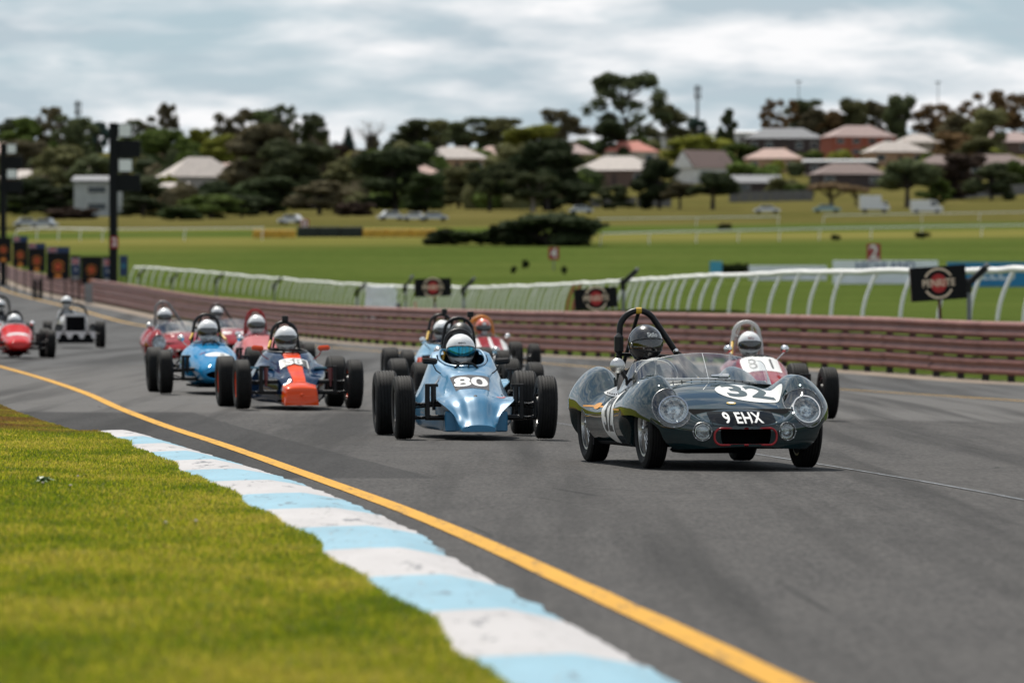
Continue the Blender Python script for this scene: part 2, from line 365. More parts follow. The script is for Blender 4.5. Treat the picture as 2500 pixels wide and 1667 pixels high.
# ---------------------------------------------------------------- painted lines
def m_paint(name, col, wear):
    m, nt, b = NT(name); P, xyz = wpos(nt)
    n = nz(nt, 7, 6, 0.7, vec=P, sc=(1, .18, 1)); n2 = nz(nt, 45, 3, 0.7, vec=P, sc=(1, .1, 1))
    k = ramp(nt, mth(nt, 'MULTIPLY_ADD', n2, 0.35, mth(nt, 'MULTIPLY', n, 0.65)), [(0.58 - wear, 0.0), (0.66 - wear * .6, 1.0)])
    c = mixc(nt, k, col, tuple(q * .35 + .03 for q in col)); c = mixc(nt, mth(nt, 'MULTIPLY', ramp(nt, nz(nt, 1.1, 4, vec=P), [(.4, 0.), (.7, 1.)]), .25), c, tuple(q * .62 for q in col))
    lk(nt, c, b.inputs['Base Color']); b.inputs['Roughness'].default_value = 0.7; b.inputs['Specular IOR Level'].default_value = .12; bump(nt, b, n2, 0.3, 0.004); return m
yel = m_paint('yellow_line_paint', (.52, .270, .026), 0.055); yel2 = m_paint('faded_line_paint', (.50, .30, .07), 0.05); wht = m_paint('white_line_paint', (.24, .26, .28), 0.14)
def jit(a, s): return lambda y: a * (noise.noise((y * s, a * 91, 0)))
strip('edge_line', [offf(XLf, lambda y: -.065 + .007 * noise.noise((y * .9, 1, 0))), offf(XLf, lambda y: .065 + .009 * noise.noise((y * .8, 5, 0)))], yel, dz=.005, rows=ROWS[ROWS < 300])
strip('far_edge_line', [offf(XRl, -.11), offf(XRl, .11)], yel2, dz=.006, rows=ROWS[ROWS < 700])
GL = pchip([30, 36.8, 39.7, 44.5, 60.6, 66], [3.55, 3.1, 2.86, 2.4, .55, -.1])
strip('grid_line', [offf(GL, -.013), offf(GL, .013)], wht, dz=.005, rows=np.arange(31, 66, 1.0))

# ---------------------------------------------------------------- kerb: one painted block after another
def m_kerb(name, col):
    m, nt, b = NT(name); P, xyz = wpos(nt)
    scr = nz(nt, 7.0, 6, 0.72, vec=P, sc=(1, .16, 1)); big = nz(nt, 2.0, 4, vec=P, sc=(1, .3, 1)); fl = nz(nt, 26, 4, 0.7, vec=P, sc=(1, .14, 1))
    c = mixc(nt, ramp(nt, big, [(.35, 0.), (.7, .55)]), col, tuple(q * .72 for q in col))
    c = mixc(nt, ramp(nt, scr, [(.58, 0.), (.64, .75)]), c, (.10, .11, .12))
    c = mixc(nt, ramp(nt, fl, [(.60, 0.), (.68, .55)]), c, (.24, .225, .21))
    lk(nt, c, b.inputs['Base Color']); b.inputs['Roughness'].default_value = 0.7; b.inputs['Specular IOR Level'].default_value = .10; bump(nt, b, mth(nt, 'ADD', fl, scr), 0.35, 0.006); return m
kw = m_kerb('kerb_white', (.44, .425, .425)); kb = m_kerb('kerb_blue', (.235, .385, .465))
kerb = tag(empty('kerb', (0, 0, 0)), 'white and pale blue striped kerb running along the grass', None, kind='structure')
KRo = pchip([0, 17, 22, 26, 30, 38, 44, 49, 55], [-.33, -.32, -.31, -.29, -.20, -.19, -.28, -.38, -.46])
KR = offf(XLf, lambda y: float(KRo(y)) + .03 * noise.noise((y * 1.7, 3, 0)) + .014 * noise.noise((y * 9, 3, 0)))
def kerb_left(y): return XLf(y) - .905 - 0.022 * (np.sin(y * .83) + np.sin(y * 1.71 + 1.3)) 
y1 = 54.8; i = 0
while y1 > 6:
    y0 = y1 - 2.83; ys = np.linspace(y0, y1, 24); V = []; Fc = []
    for y in ys:
        a, b_ = kerb_left(y), KR(y); w = b_ - a; zb = ground(b_, y)
        prof = [(0, -.04), (0, .030), (.10, .040), (.35, .047), (.58, .050), (.63, .046), (.82, .024), (.97, .004), (1.0, -.03)]
        V += [(a + w * t + (.010 * noise.noise((y * 30, 1, 4)) if t > .95 else 0), y, zb + h + .002 * noise.noise((y * 6, t * 5, 0))) for t, h in prof]
    n = 9; Fc = [(r * n + j, r * n + j + 1, (r + 1) * n + j + 1, (r + 1) * n + j) for r in range(len(ys) - 1) for j in range(n - 1)] + [tuple(range(n - 1, -1, -1)), tuple((len(ys) - 1) * n + j for j in range(n))]
    obj('kerb_block', sharp(mesh_of('kerb_block', V, Fc, kw if i % 2 == 0 else kb), 25), kerb)
    y1 = y0; i += 1

# ---------------------------------------------------------------- grass blades of the verge (uncountable)
def blades():
    n = 420000
    Y = 13.5 + (98 - 13.5) * rng.random(n) ** 2.1
    xr = np.where(Y < 54.8, kerb_left(Y) + .012, XS(Y) + .02)
    xl = -.0905 * Y - 1.0
    X = xr - (xr - xl) * rng.random(n) ** 1.25; ok = X > xl; X, Y = X[ok], Y[ok]; n = len(X)
    # tufts
    cl = (np.sin(X * 9.1 + np.sin(Y * 3.3)) + np.sin(Y * 5.2 + 2 * np.sin(X * 4.7)) + np.sin((X + Y) * 13.7)) / 3.2
    Z = Zg(X, Y) + np.where(Y < 54.8, .03, 0) * np.exp(-(np.interp(Y, [0, 100], [0, 0])))
    k = np.interp(Y, [13, 30, 60, 98], [.8, 1.0, 1.5, 2.2])
    L = (.014 + .022 * rng.random(n)) * (1 + .45 * cl) * np.interp(Y, [13, 52, 56, 98], [1, 1, .7, .7]); Wd = (.0020 + .0020 * rng.random(n)) * k
    a = rng.random(n) * 6.283; lean = .25 + .75 * rng.random(n); dx, dy = np.cos(a), np.sin(a)
    b = rng.random(n) * 6.283; wx, wy = np.cos(b) * Wd, np.sin(b) * Wd
    P = np.zeros((n, 5, 3))
    P[:, 0] = np.stack([X - wx, Y - wy, Z - .006], -1); P[:, 1] = np.stack([X + wx, Y + wy, Z - .006], -1)
    mx, my, mz = X + dx * L * lean * .35, Y + dy * L * lean * .35, Z + L * .62
    P[:, 2] = np.stack([mx + wx * .8, my + wy * .8, mz], -1); P[:, 3] = np.stack([mx - wx * .8, my - wy * .8, mz], -1)
    P[:, 4] = np.stack([X + dx * L * lean, Y + dy * L * lean, Z + L * (1.15 - .45 * lean)], -1)
    base = np.arange(n)[:, None] * 5
    me = bpy.data.meshes.new('grass'); me.vertices.add(n * 5); me.vertices.foreach_set('co', P.reshape(-1))
    lv = np.concatenate([base + [0, 1, 2, 3], base + [3, 2, 4]], 1).reshape(-1)
    me.loops.add(n * 7); me.loops.foreach_set('vertex_index', lv.astype(np.int32))
    st = (np.arange(n)[:, None] * 7 + [0, 4]).reshape(-1); me.polygons.add(n * 2); me.polygons.foreach_set('loop_start', st.astype(np.int32))
    me.update(); me.validate()
    at_ = me.attributes.new('tint', 'FLOAT', 'POINT'); at_.data.foreach_set('value', np.repeat(rng.random(n), 5).astype(np.float32))
    m, nt, b = NT('grass_blade'); P_, xyz = wpos(nt)
    av = nt.nodes.new('ShaderNodeAttribute'); av.attribute_name = 'tint'
    pt = ramp(nt, nz(nt, 0.9, 6, 0.66, vec=P_, sc=(1, .45, 1)), [(.28, 0.), (.72, 1.)])
    t = mth(nt, 'ADD', mth(nt, 'MULTIPLY', av.outputs['Fac'], .45), mth(nt, 'MULTIPLY', pt, .6))
    c = ramp(nt, t, [(.30, (.105, .160, .008)), (.46, (.205, .250, .012)), (.60, (.32, .315, .018)), (.76, (.45, .37, .06))])
    br = mth(nt, 'MULTIPLY', ramp(nt, mth(nt, 'MULTIPLY', xyz[1], .01), [(.53, 0.), (.55, 1.), (.66, .95), (.80, .4)]), ramp(nt, nz(nt, .8, 4, vec=P_), [(.38, .15), (.6, 1.)]))
    c = mixc(nt, br, c, (.20, .105, .035))
    lk(nt, c, b.inputs['Base Color']); b.inputs['Roughness'].default_value = .6; b.inputs['Specular IOR Level'].default_value = .3
    tl = nt.nodes.new('ShaderNodeBsdfTranslucent'); lk(nt, c, tl.inputs[0]); mx_ = nt.nodes.new('ShaderNodeMixShader'); mx_.inputs[0].default_value = .55
    lk(nt, b.outputs[0], mx_.inputs[1]); lk(nt, tl.outputs[0], mx_.inputs[2]); lk(nt, mx_.outputs[0], nt.nodes['Material Output'].inputs[0])
    me.materials.append(m); o = obj('grass', me); tag(o, 'mown yellow green grass on the verge inside the kerb', 'grass', kind='stuff')
blades()
def clover(u, v, lab):
    p = hit(u, v, 12, 60); r = empty('clover_flower', p + Vector((0, 0, 0))); tag(r, lab, 'flower', 'clover flowers in the verge grass')
    MB().tube([(0, 0, -.005), (.004, 0, .03), (.006, 0, .062)], .0022, 6).build('stem', pm('clover_stem', (.06, .09, .02), .7), r)
    m = MB(); rr = random.Random(int(u))
    for k in range(26):
        a = rr.random() * 6.283; e = rr.random() * 1.5 - .2; d = Vector((math.cos(a) * math.cos(e), math.sin(a) * math.cos(e), math.sin(e))); c = Vector((.006, 0, .066))
        m.tube([c, c + d * .010], [.003, .0012], 5)
    m.build('flower_head', pm('clover_white', (.62, .55, .50), .8), r)
for u, v, lab in [(102, 1205, 'white clover flower in the grass nearest the weed at left'), (170, 1211, 'white clover flower just right of the leafy weed'), (188, 1187, 'small pale clover flower above its neighbour in left grass'), (402, 1307, 'white clover flower in mid grass, left of a close pair'), (475, 1303, 'pinkish clover flower in mid grass, right of a close pair')]: clover(u, v, lab)
def weed():
    p = hit(105, 1192, 12, 60); m = MB(); rr = random.Random(3)
    for k in range(16):
        a = k * 2.4; L = .05 + .05 * rr.random(); d = Vector((math.cos(a), math.sin(a), 0)); s_ = Vector((-d.y, d.x, 0)); h = .05 + .03 * rr.random()
        P = [Vector((0, 0, 0)), d * L * .5 + s_ * .018 + Vector((0, 0, h)), d * L + Vector((0, 0, h * .8)), d * L * .5 - s_ * .018 + Vector((0, 0, h))]
        m.add(P, [(0, 1, 2, 3)])
    w = m.build('leafy_weed', pm('weed_leaf', (.07, .13, .02), .5, var=.3), None, 0, loc=p); tag(w, 'dark green broad-leaved weed in the verge at left', 'weed')
weed()

# ---------------------------------------------------------------- guardrail: three W-beams on posts
def arc_points(fx, y0, y1, step):
    pts = []; y = y0; acc = 0; last = None
    ys = np.arange(y0, y1, .25); xs = fx(ys); s = np.concatenate([[0], np.cumsum(np.hypot(np.diff(xs), np.diff(ys)))])
    t = np.arange(0, s[-1], step); return [(float(np.interp(q, s, xs)), float(np.interp(q, s, ys))) for q in t]
rail_m, nt, b = NT('guardrail_paint'); P, xyz = wpos(nt)
n = nz(nt, 1.2, 5, .6, vec=P); c = ramp(nt, n, [(.3, (.135, .040, .028)), (.55, (.19, .064, .045)), (.75, (.24, .105, .080))])
c = mixc(nt, ramp(nt, nz(nt, 14, 5, .7, vec=P, sc=(.3, .3, 2)), [(.55, 0.), (.75, .45)]), c, (.30, .24, .22)); lk(nt, c, b.inputs['Base Color']); b.inputs['Roughness'].default_value = .5; b.inputs['Specular IOR Level'].default_value = .35
post_m = pm('guardrail_post', (.045, .035, .033), .8, var=.3)
GP = arc_points(XRg, 96, 795, 4.0)
def wprofile():
    # (depth, height): lapped double corrugation, faces +depth
    return [(d * 1.15, h * 1.19) for d, h in [(0.0, -.155), (.018, -.150), (.078, -.105), (.082, -.085), (.078, -.066), (.012, -.022), (.008, 0), (.012, .022), (.078, .066), (.082, .085), (.078, .105), (.018, .150), (0.0, .155)]]
def beam_mesh(L):
    pr = wprofile(); V = []; k = len(pr)
    for s_ in (0, L + .10): V += [(s_, d + (.006 if s_ == 0 else 0), h) for d, h in pr]
    for s_ in (0, L + .10): V += [(s_, d - .004 + (.006 if s_ == 0 else 0), h) for d, h in pr]
    Fc = []
    for i in range(k - 1): Fc += [(i, i + 1, k + i + 1, k + i), (2 * k + i, 3 * k + i, 3 * k + i + 1, 2 * k + i + 1)]
    Fc += [(0, k, 3 * k, 2 * k), (k - 1, 3 * k - 1, 4 * k - 1, 2 * k - 1)]
    return sharp(mesh_of('rail_beam', V, Fc, rail_m), 60)
bm_ = beam_mesh(4.0)
guard = tag(empty('guardrail', (GP[0][0], GP[0][1], ground(*GP[0]))), 'dull red steel guardrail of three stacked corrugated beams along the track', 'guardrail')
guard_M = guard.location.copy()
RH = (1.145, .735, .325)
pm_post = MB().box((0, -.16, .58), (.11, .15, 1.32), bev=.01).box((0, -.05, 1.145), (.12, .12, .3)).box((0, -.05, .735), (.12, .12, .3)).box((0, -.05, .325), (.12, .12, .3)).mesh('post', post_m, 30)
far = MB()
for i in range(len(GP) - 1):
    (x0, y0), (x1, y1) = GP[i], GP[i + 1]; z0, z1 = ground(x0, y0), ground(x1, y1)
    d = Vector((x1 - x0, y1 - y0, z1 - z0)); yaw = math.atan2(d.y, d.x); pit = -math.asin(d.z / d.length)
    if i < 76:
        for h in RH:
            o = obj('rail_beam', bm_, guard, Vector((x0, y0, z0 + h + random.uniform(-.006, .006))) - guard_M, (0, pit + random.uniform(-.0012, .0012), yaw + random.uniform(-.003, .003)))
        for q in (.05, .55):
            px, py = x0 + d.x * q, y0 + d.y * q
            obj('post', pm_post, guard, Vector((px, py, ground(px, py))) - guard_M, (0, 0, yaw))
    else:
        M = Matrix.Translation((x0, y0, z0)) @ Matrix.Rotation(yaw, 4, 'Z') @ Matrix.Rotation(pit, 4, 'Y')
        for h in RH:
            pr = wprofile()[1:-1:2]; k = len(pr); V = [M @ Vector((s_, dd, h + hh)) for s_ in (0, 4.05) for dd, hh in pr]
            far.mat(0).add([v - guard_M for v in V], [(j, j + 1, k + j + 1, k + j) for j in range(k - 1)])
        far.mat(1).box(M @ Vector((0, -.16, .55)) - guard_M, (.11, .15, 1.2))
tag(far.build('rail_run', [rail_m, post_m], guard, 60), 'far run of the guardrail climbing out of sight', kind='stuff')
# ================================================================ CARS: shared tools
rubber, nt, b = NT('tyre_rubber')
c = ramp(nt, nz(nt, 18, 5, .65), [(.3, (.006, .006, .006)), (.7, (.015, .0145, .014))]); lk(nt, c, b.inputs['Base Color']); b.inputs['Roughness'].default_value = .7; b.inputs['Specular IOR Level'].default_value = .18; bump(nt, b, nz(nt, 90, 3), .25, .002)
black_m = pm('black_satin', (.008, .008, .009), .42, var=.3, spec=.3); dark_m = pm('dark_underbody', (.006, .006, .007), .8, var=.4, spec=.1); chrome = pm('chrome', (.78, .78, .78), .12, 1.0, var=.06)
alu = pm('bare_aluminium', (.55, .55, .54), .32, 1.0, var=.12, scale=12); steel = pm('dull_steel', (.22, .22, .22), .42, 1.0, var=.25); white_p = pm('number_white', (.72, .72, .70), .35, var=.05); ink = pm('number_black', (.012, .014, .016), .4)
yellow_m = pm('yellow_pad', (.55, .33, .02), .5); glassy = perspex()
def paint(name, col, metal=0.0, rough=.32, var=.08, coat=.8): return pm(name, col, rough, metal, coat, var, 3.0, spec=.0 if metal == 0 else .5)

def loft(secs, ny, npf):
    """secs: (y, half outline from bottom centre to top centre); returns grid of vertices, ring length, faces"""
    ys = np.array([s[0] for s in secs]); P = np.array([s[1] for s in secs], float); K = P.shape[1]
    t = np.linspace(0, K - 1, npf); PP = np.zeros((len(secs), npf, 2))
    for i in range(len(secs)):
        for c_ in range(2):
            PP[i, :, c_] = pchip(np.arange(K), P[i, :, c_])(t)
    yy = np.interp(np.linspace(0, 1, ny), np.linspace(0, 1, 200), np.interp(np.linspace(0, 1, 200), np.linspace(0, 1, len(ys)), ys))
    G = np.zeros((ny, npf, 2))
    for j in range(npf):
        for c_ in range(2): G[:, j, c_] = pchip(ys, PP[:, j, c_])(yy)
    V = []; ring = 2 * npf - 2
    for i in range(ny):
        V += [(G[i, j, 0], yy[i], G[i, j, 1]) for j in range(npf)] + [(-G[i, j, 0], yy[i], G[i, j, 1]) for j in range(npf - 2, 0, -1)]
    Fc = [(i * ring + k, i * ring + (k + 1) % ring, (i + 1) * ring + (k + 1) % ring, (i + 1) * ring + k) for i in range(ny - 1) for k in range(ring)]
    Fc += [tuple(range(ring)), tuple((ny - 1) * ring + k for k in range(ring - 1, -1, -1))]
    return V, Fc
def split(V, Fc, keyf):
    """faces sorted into separate vertex/face lists by key of their centre"""
    A = np.array(V); out = {}
    for f in Fc:
        k = keyf(A[list(f)].mean(0))
        if k is not None: out.setdefault(k, []).append(f)
    res = {}
    for k, fs in out.items():
        ids = sorted({i for f in fs for i in f}); mp = {a: n_ for n_, a in enumerate(ids)}
        res[k] = ([V[i] for i in ids], [tuple(mp[i] for i in f) for f in fs])
    return res
def fixn(me, ang=40):
    bm = bmesh.new(); bm.from_mesh(me); bmesh.ops.remove_doubles(bm, verts=bm.verts, dist=1e-6); bmesh.ops.recalc_face_normals(bm, faces=bm.faces); bm.to_mesh(me); bm.free(); return sharp(me, ang)
def poly2d(pts):
    me = bpy.data.meshes.new('p'); me.from_pydata([(x, y, 0) for x, y in pts], [], [tuple(range(len(pts)))]); return me
def ell(rx, ry, n=40, c=(0, 0)): return [(c[0] + rx * math.cos(2 * math.pi * k / n), c[1] + ry * math.sin(2 * math.pi * k / n)) for k in range(n)]
def rrect(w, h, r, n=6):
    P = []
    for cx, cy, a0 in ((w/2 - r, h/2 - r, 0), (-w/2 + r, h/2 - r, 90), (-w/2 + r, -h/2 + r, 180), (w/2 - r, -h/2 + r, 270)):
        P += [(cx + r * math.cos(R(a0 + 90 * k / n)), cy + r * math.sin(R(a0 + 90 * k / n))) for k in range(n + 1)]
    return P
def decal(name, me2d, bvh, M, mat, parent, off=.003, step=.03, label=None, dirn=None):
    """lays a flat outline (plane of M, cast along -Z of M) onto a body surface"""
    bm = bmesh.new(); bm.from_mesh(me2d)
    bm.verts.ensure_lookup_table(); xs = [v.co.x for v in bm.verts]; ys = [v.co.y for v in bm.verts]
    for ax, lo, hi in ((0, min(xs), max(xs)), (1, min(ys), max(ys))):
        q = lo + step
        while q < hi:
            co = Vector((0, 0, 0)); co[ax] = q; no = Vector((0, 0, 0)); no[ax] = 1
            bmesh.ops.bisect_plane(bm, geom=bm.verts[:] + bm.edges[:] + bm.faces[:], plane_co=co, plane_no=no, dist=1e-6); q += step
    bmesh.ops.triangulate(bm, faces=[f for f in bm.faces if len(f.verts) > 4])
    d = (-(M.to_3x3() @ Vector((0, 0, 1)))).normalized() if dirn is None else Vector(dirn).normalized()
    bad = []
    for v in bm.verts:
        p = M @ v.co; h = bvh.ray_cast(p, d)
        if h[0] is None: bad.append(v); continue
        n_ = h[1] if h[1].dot(d) < 0 else -h[1]; v.co = h[0] + n_ * off
    bmesh.ops.delete(bm, geom=bad, context='VERTS')
    bmesh.ops.recalc_face_normals(bm, faces=bm.faces)
    me = bpy.data.meshes.new(name); bm.to_mesh(me); bm.free(); me.materials.append(mat); bpy.data.meshes.remove(me2d)
    s = sum((p.normal.dot(d) for p in me.polygons), 0.0)
    if s > 0: me.flip_normals()
    me.polygons.foreach_set('use_smooth', np.ones(len(me.polygons), dtype=bool))
    o = obj(name, me, parent)
    if label: o['label'] = label
    return o
def topM(x, y, z=1.6, rot=0.0, flip=False):
    """plane above the car, text reads from the front (its up points to the tail)"""
    return Matrix.Translation((x, y, z)) @ Matrix.Rotation(rot, 4, 'Z')

# ---------------------------------------------------------------- wheel > tyre
def tyre_mesh(Rr, w, rr, gro=4, gw=.009, gd=.007):
    h = w / 2; pr = [(rr, -h * .80), (rr + .012, -h * .95), (rr + (Rr - rr) * .5, -h * 1.06), (Rr - .030, -h * .99), (Rr - .010, -h * .88), (Rr - .003, -h * .74)]
    span = h * 1.44; top = [(Rr, -h * .70)]
    for k in range(gro):
        c_ = -span / 2 + span * (k + .5) / gro if gro > 1 else 0
        q = Rr - .004 * (c_ / h) ** 2
        top += [(q, c_ - gw / 2), (q - gd, c_ - gw / 2 + .001), (q - gd, c_ + gw / 2 - .001), (q, c_ + gw / 2)]
    top.append((Rr, h * .70)); pr += top + [(a, -b_) for a, b_ in reversed(pr[:6])]
    return MB().lathe(pr, 56, Matrix.Rotation(R(90), 4, 'Y'), closed=True).mesh('tyre', rubber, 28)
def wheel_mesh(kind, rr, w, mat, side):
    m = MB(); M = Matrix.Rotation(R(90) * side, 4, 'Y'); h = w / 2
    m.lathe([(rr + .004, -h * .82), (rr - .012, -h * .80), (rr - .022, -h * .4), (rr - .03, 0), (rr - .022, h * .4), (rr - .012, h * .80), (rr + .004, h * .82), (rr + .004, -h * .82)], 40, M)
    if kind == 'wire':
        for k in range(36):
            a = 2 * math.pi * k / 36; a2 = a + (.45 if k % 2 else -.45); z = h * .62 if k % 3 else h * .05
            m.tube([M @ Vector((.035 * math.cos(a2), .035 * math.sin(a2), h * .75 if k % 3 else h * .2)), M @ Vector(((rr - .02) * math.cos(a), (rr - .02) * math.sin(a), z))], .0030, 4, cap=False)
        m.lathe([(0, h * .95), (.018, h * .93), (.032, h * .85), (.038, h * .5), (.04, 0), (0, 0)], 16, M)
        m.box(M @ Vector((0, 0, h * .95)), (.03, .10, .02) if True else 0)
    else:
        m.lathe([(0, h * .30), (.05, h * .30), (.055, h * .22), (rr * .55, h * .05), (rr * .78, h * .22), (rr - .024, h * .1), (rr - .03, -.01), (0, -.02)], 40, M)
        for k in range(4):
            a = 2 * math.pi * (k + .5) / 4; c_ = M @ Vector((.075 * math.cos(a), .075 * math.sin(a), h * .28)); m.tube([c_, c_ + M.to_3x3() @ Vector((0, 0, .02))], .011, 8)
        for k in range(8):
            a = 2 * math.pi * k / 8; c_ = M @ Vector((rr * .66 * math.cos(a), rr * .66 * math.sin(a), h * .16)); m.tube([c_, c_ + M.to_3x3() @ Vector((0, 0, .015))], .016, 8)
        m.tube([M @ Vector((0, 0, h * .25)), M @ Vector((0, 0, h * .62))], .022, 10)
    return m.mesh('wheel', mat, 30)
TY = {}
def wheel(parent, loc, Rr, w, rr, kind, mat, side, gro=4, camber=0.0, steer=0.0):
    k = (Rr, w, rr, gro)
    if k not in TY: TY[k] = tyre_mesh(Rr, w, rr, gro)
    k2 = (kind, rr, w, mat.name, side)
    if k2 not in TY: TY[k2] = wheel_mesh(kind, rr, w, mat, side)
    o = obj('wheel', TY[k2], parent, loc, (0, camber * side, steer)); obj('tyre', TY[k], o); return o

# ---------------------------------------------------------------- driver: one body mesh grown on a skeleton, helmet worn as a child
suit_cols = {}
def driver_mesh(upright):
    bm = []; E = []; Rd = []
    def v(p, r): bm.append(p); Rd.append(r if isinstance(r, tuple) else (r, r)); return len(bm) - 1
    def e(*ids):
        for a, b_ in zip(ids, ids[1:]): E.append((a, b_))
    lean = .0 if upright else .10
    pel = v((0, 0, 0), (.15, .12)); sp = v((0, .05 + lean * .5, .20), (.15, .11)); ch = v((0, .09 + lean, .38), (.165, .115)); nk = v((0, .075 + lean, .52), .062); hd = v((0, .035 + lean * .8, .63), (.075, .085)); cr = v((0, .04 + lean * .8, .74), (.07, .08))
    e(pel, sp, ch, nk, hd, cr); ns = v((0, -.06 + lean * .8, .645), .014); e(hd, ns); chn = v((0, -.035 + lean * .8, .585), .03); e(hd, chn)
    for s in (-1, 1):
        sh = v((s * .150, .09 + lean, .440), .064); el = v((s * .205, -.09 + lean * .6, .22), .050); wr = v((s * .150, -.30, .35), .034); pa = v((s * .145, -.365, .39), (.020, .036)); e(ch, sh, el, wr, pa)
        for k in range(4):
            f0 = v((s * (.150 - .004 * k), -.405, .415 - .021 * k), .0095); f1 = v((s * (.120 - .002 * k), -.425 + .004 * k, .418 - .021 * k), .0088); f2 = v((s * .108, -.395, .414 - .021 * k), .0082); e(pa, f0, f1, f2)
        t0 = v((s * .118, -.350, .405), .011); t1 = v((s * .105, -.385, .418), .0095); e(pa, t0, t1)
        hp = v((s * .09, -.03, -.02), .088); kn = v((s * .125, -.42, .12), .068); an = v((s * .105, -.82, .0), .046); to = v((s * .10, -.93, .06), .038); e(pel, hp, kn, an, to)
    me = bpy.data.meshes.new('person'); me.from_pydata(bm, E, [])
    o = bpy.data.objects.new('tmp', me); COL.objects.link(o); sk = o.modifiers.new('skin', 'SKIN'); sk.branch_smoothing = .6; sk.use_smooth_shade = True
    for i, d in enumerate(me.skin_vertices[0].data): d.radius = Rd[i]; d.use_root = (i == 0)
    ss = o.modifiers.new('sub', 'SUBSURF'); ss.levels = 2; ss.render_levels = 2
    dg = bpy.context.evaluated_depsgraph_get(); r = bpy.data.meshes.new_from_object(o.evaluated_get(dg)); bpy.data.objects.remove(o)
    r.materials.clear()
    for _ in range(3): r.materials.append(None)
    hands = -.285
    for p in r.polygons:
        c_ = p.center; p.material_index = 1 if c_.z > .545 and abs(c_.x) < .12 else (2 if (c_.y < hands and c_.z > .30 and abs(c_.x) < .22 and c_.y > -.47) else 0); p.use_smooth = True
    r.name = 'person'; return r
skin_m = pm('skin', (.45, .27, .20), .5, var=.1); glove_m = pm('black_glove', (.012, .012, .013), .7)
DM = {}
def sphere_grid(nu, nv, fn, e0=-90, e1=90):
    V = [fn(2 * math.pi * k / nu, R(e0 + (e1 - e0) * i / nv)) for i in range(nv + 1) for k in range(nu)]
    Fc = [(i * nu + k, i * nu + (k + 1) % nu, (i + 1) * nu + (k + 1) % nu, (i + 1) * nu + k) for i in range(nv) for k in range(nu)]
    return V, Fc
def helmet(parent, c, w, shell, visor, text=None, tmat=None, turn=0.0, tilt=0.0, openface=False, mark=None):
    s = w / .26
    def fn(a, el):
        x = .128 * math.cos(el) * math.sin(a); y = -.152 * math.cos(el) * math.cos(a); z = .140 * math.sin(el)
        fr = max(0, math.cos(a)) ** 1.5
        if el < 0:                                   # chin bar comes forward, jaw runs down
            k = min(1, -el / R(40)); y -= .020 * fr * k; z *= 1.12; x *= 1 - .06 * k
        return Vector((x, y, z))
    V, Fc = sphere_grid(72, 56, fn, -52, 90)
    def key(p):
        a = math.degrees(math.atan2(p[0] / .128, -p[1] / .152)); el = math.degrees(math.asin(max(-1, min(1, p[2] / .148))))
        lo = -24 + 8 * (abs(a) / 74) ** 2; hi = 13 - 9 * (abs(a) / 74) ** 3
        return 'v' if abs(a) < 74 and lo < el < hi else 's'
    V = [v * s for v in V]; A = V
    parts = split(A, Fc, lambda p: key(np.array(p) / s))
    root = obj('helmet', None, parent) if False else None
    me = fixn(mesh_of('helmet', *parts['s'], shell), 40)
    o = obj('helmet', me, parent, c, (tilt, 0, turn)); md = o.modifiers.new('shell', 'SOLIDIFY'); md.thickness = .012 * s; md.offset = -1
    vv = [Vector(v) * 1.012 for v in parts['v'][0]]
    obj('visor', fixn(mesh_of('visor', vv, parts['v'][1], visor), 60), o)
    # edge seal round the eye port, chin vent, side pivots
    rim = []
    for k in range(48):
        q = 2 * math.pi * k / 48; a = R(75 * math.copysign(min(1, abs(math.cos(q)) ** .5), math.cos(q))); t = abs(a) / R(74)
        el = R((13.5 - 9 * t ** 3) if math.sin(q) >= 0 else (-24.5 + 8 * t * t)) if abs(math.sin(q)) > .3 else R(-5 + (13 if math.sin(q) > 0 else -13) * abs(math.sin(q)) / .3 * .6)
        rim.append(fn(a, el) * s * 1.012)
    MB().tube(rim, .0045 * s, 6, closed=True).build('seal', black_m, o)
    m = MB()
    for sx in (-1, 1): m.lathe([(0, .006), (.014, .005), (.016, 0)], 14, axisM(fn(R(78 * sx), R(-4)) * s * 1.01, (sx, 0, 0)))
    m.build('pivot', steel if not openface else shell, o)
    bt = BVHTree.FromPolygons(V, Fc)
    if text:
        decal('logo', text_mesh(text, (.046 if text == 'Stilo' else .034 if len(text) < 6 else .024) * s, .02), bt, Matrix.Translation((.0, -.5, .062 * s)) @ Matrix.Rotation(R(90), 4, 'X'), tmat or ink, o, .0015, .01)
    if mark:
        decal('stripe', poly2d(mark[0]), bt, Matrix.Translation((0, -.5, 0)) @ Matrix.Rotation(R(90), 4, 'X'), mark[1], o, .0015, .02)
    mv = MB()
    for sx in (-1, 1): mv.box(fn(R(26 * sx), R(-42)) * s * 1.005, (.05 * s, .008, .010 * s), Matrix.Rotation(R(-18 * sx), 3, 'Y') @ Matrix.Rotation(R(26 * sx), 3, 'Z'))
    mv.build('chin_vent', black_m, o); return o
def driver(loc, rz, hip, upright, label, suit, shell, visor, w=.265, text=None, tmat=None, turn=0, tilt=0, dx=0.0, mark=None, group=None):
    if upright not in DM: DM[upright] = driver_mesh(upright)
    o = obj('person', DM[upright]); o.location = loc; o.rotation_euler = (0, 0, rz)
    for i, m in enumerate((suit, skin_m, glove_m)): o.material_slots[i].link = 'OBJECT'; o.material_slots[i].material = m
    tag(o, label, 'person', 'racing drivers')
    helmet(o, (0, .03 + (0 if upright else .08), .672), w, shell, visor, text, tmat, turn, tilt, mark=mark)
    MB().tube([(-.09, .0, .50), (-.11, -.015, .42), (-.06, -.03, .25)], .022, 8).tube([(.09, .0, .50), (.11, -.015, .42), (.06, -.03, .25)], .022, 8).build('harness', pm('harness_black', (.02, .02, .025), .8), o)
    return o
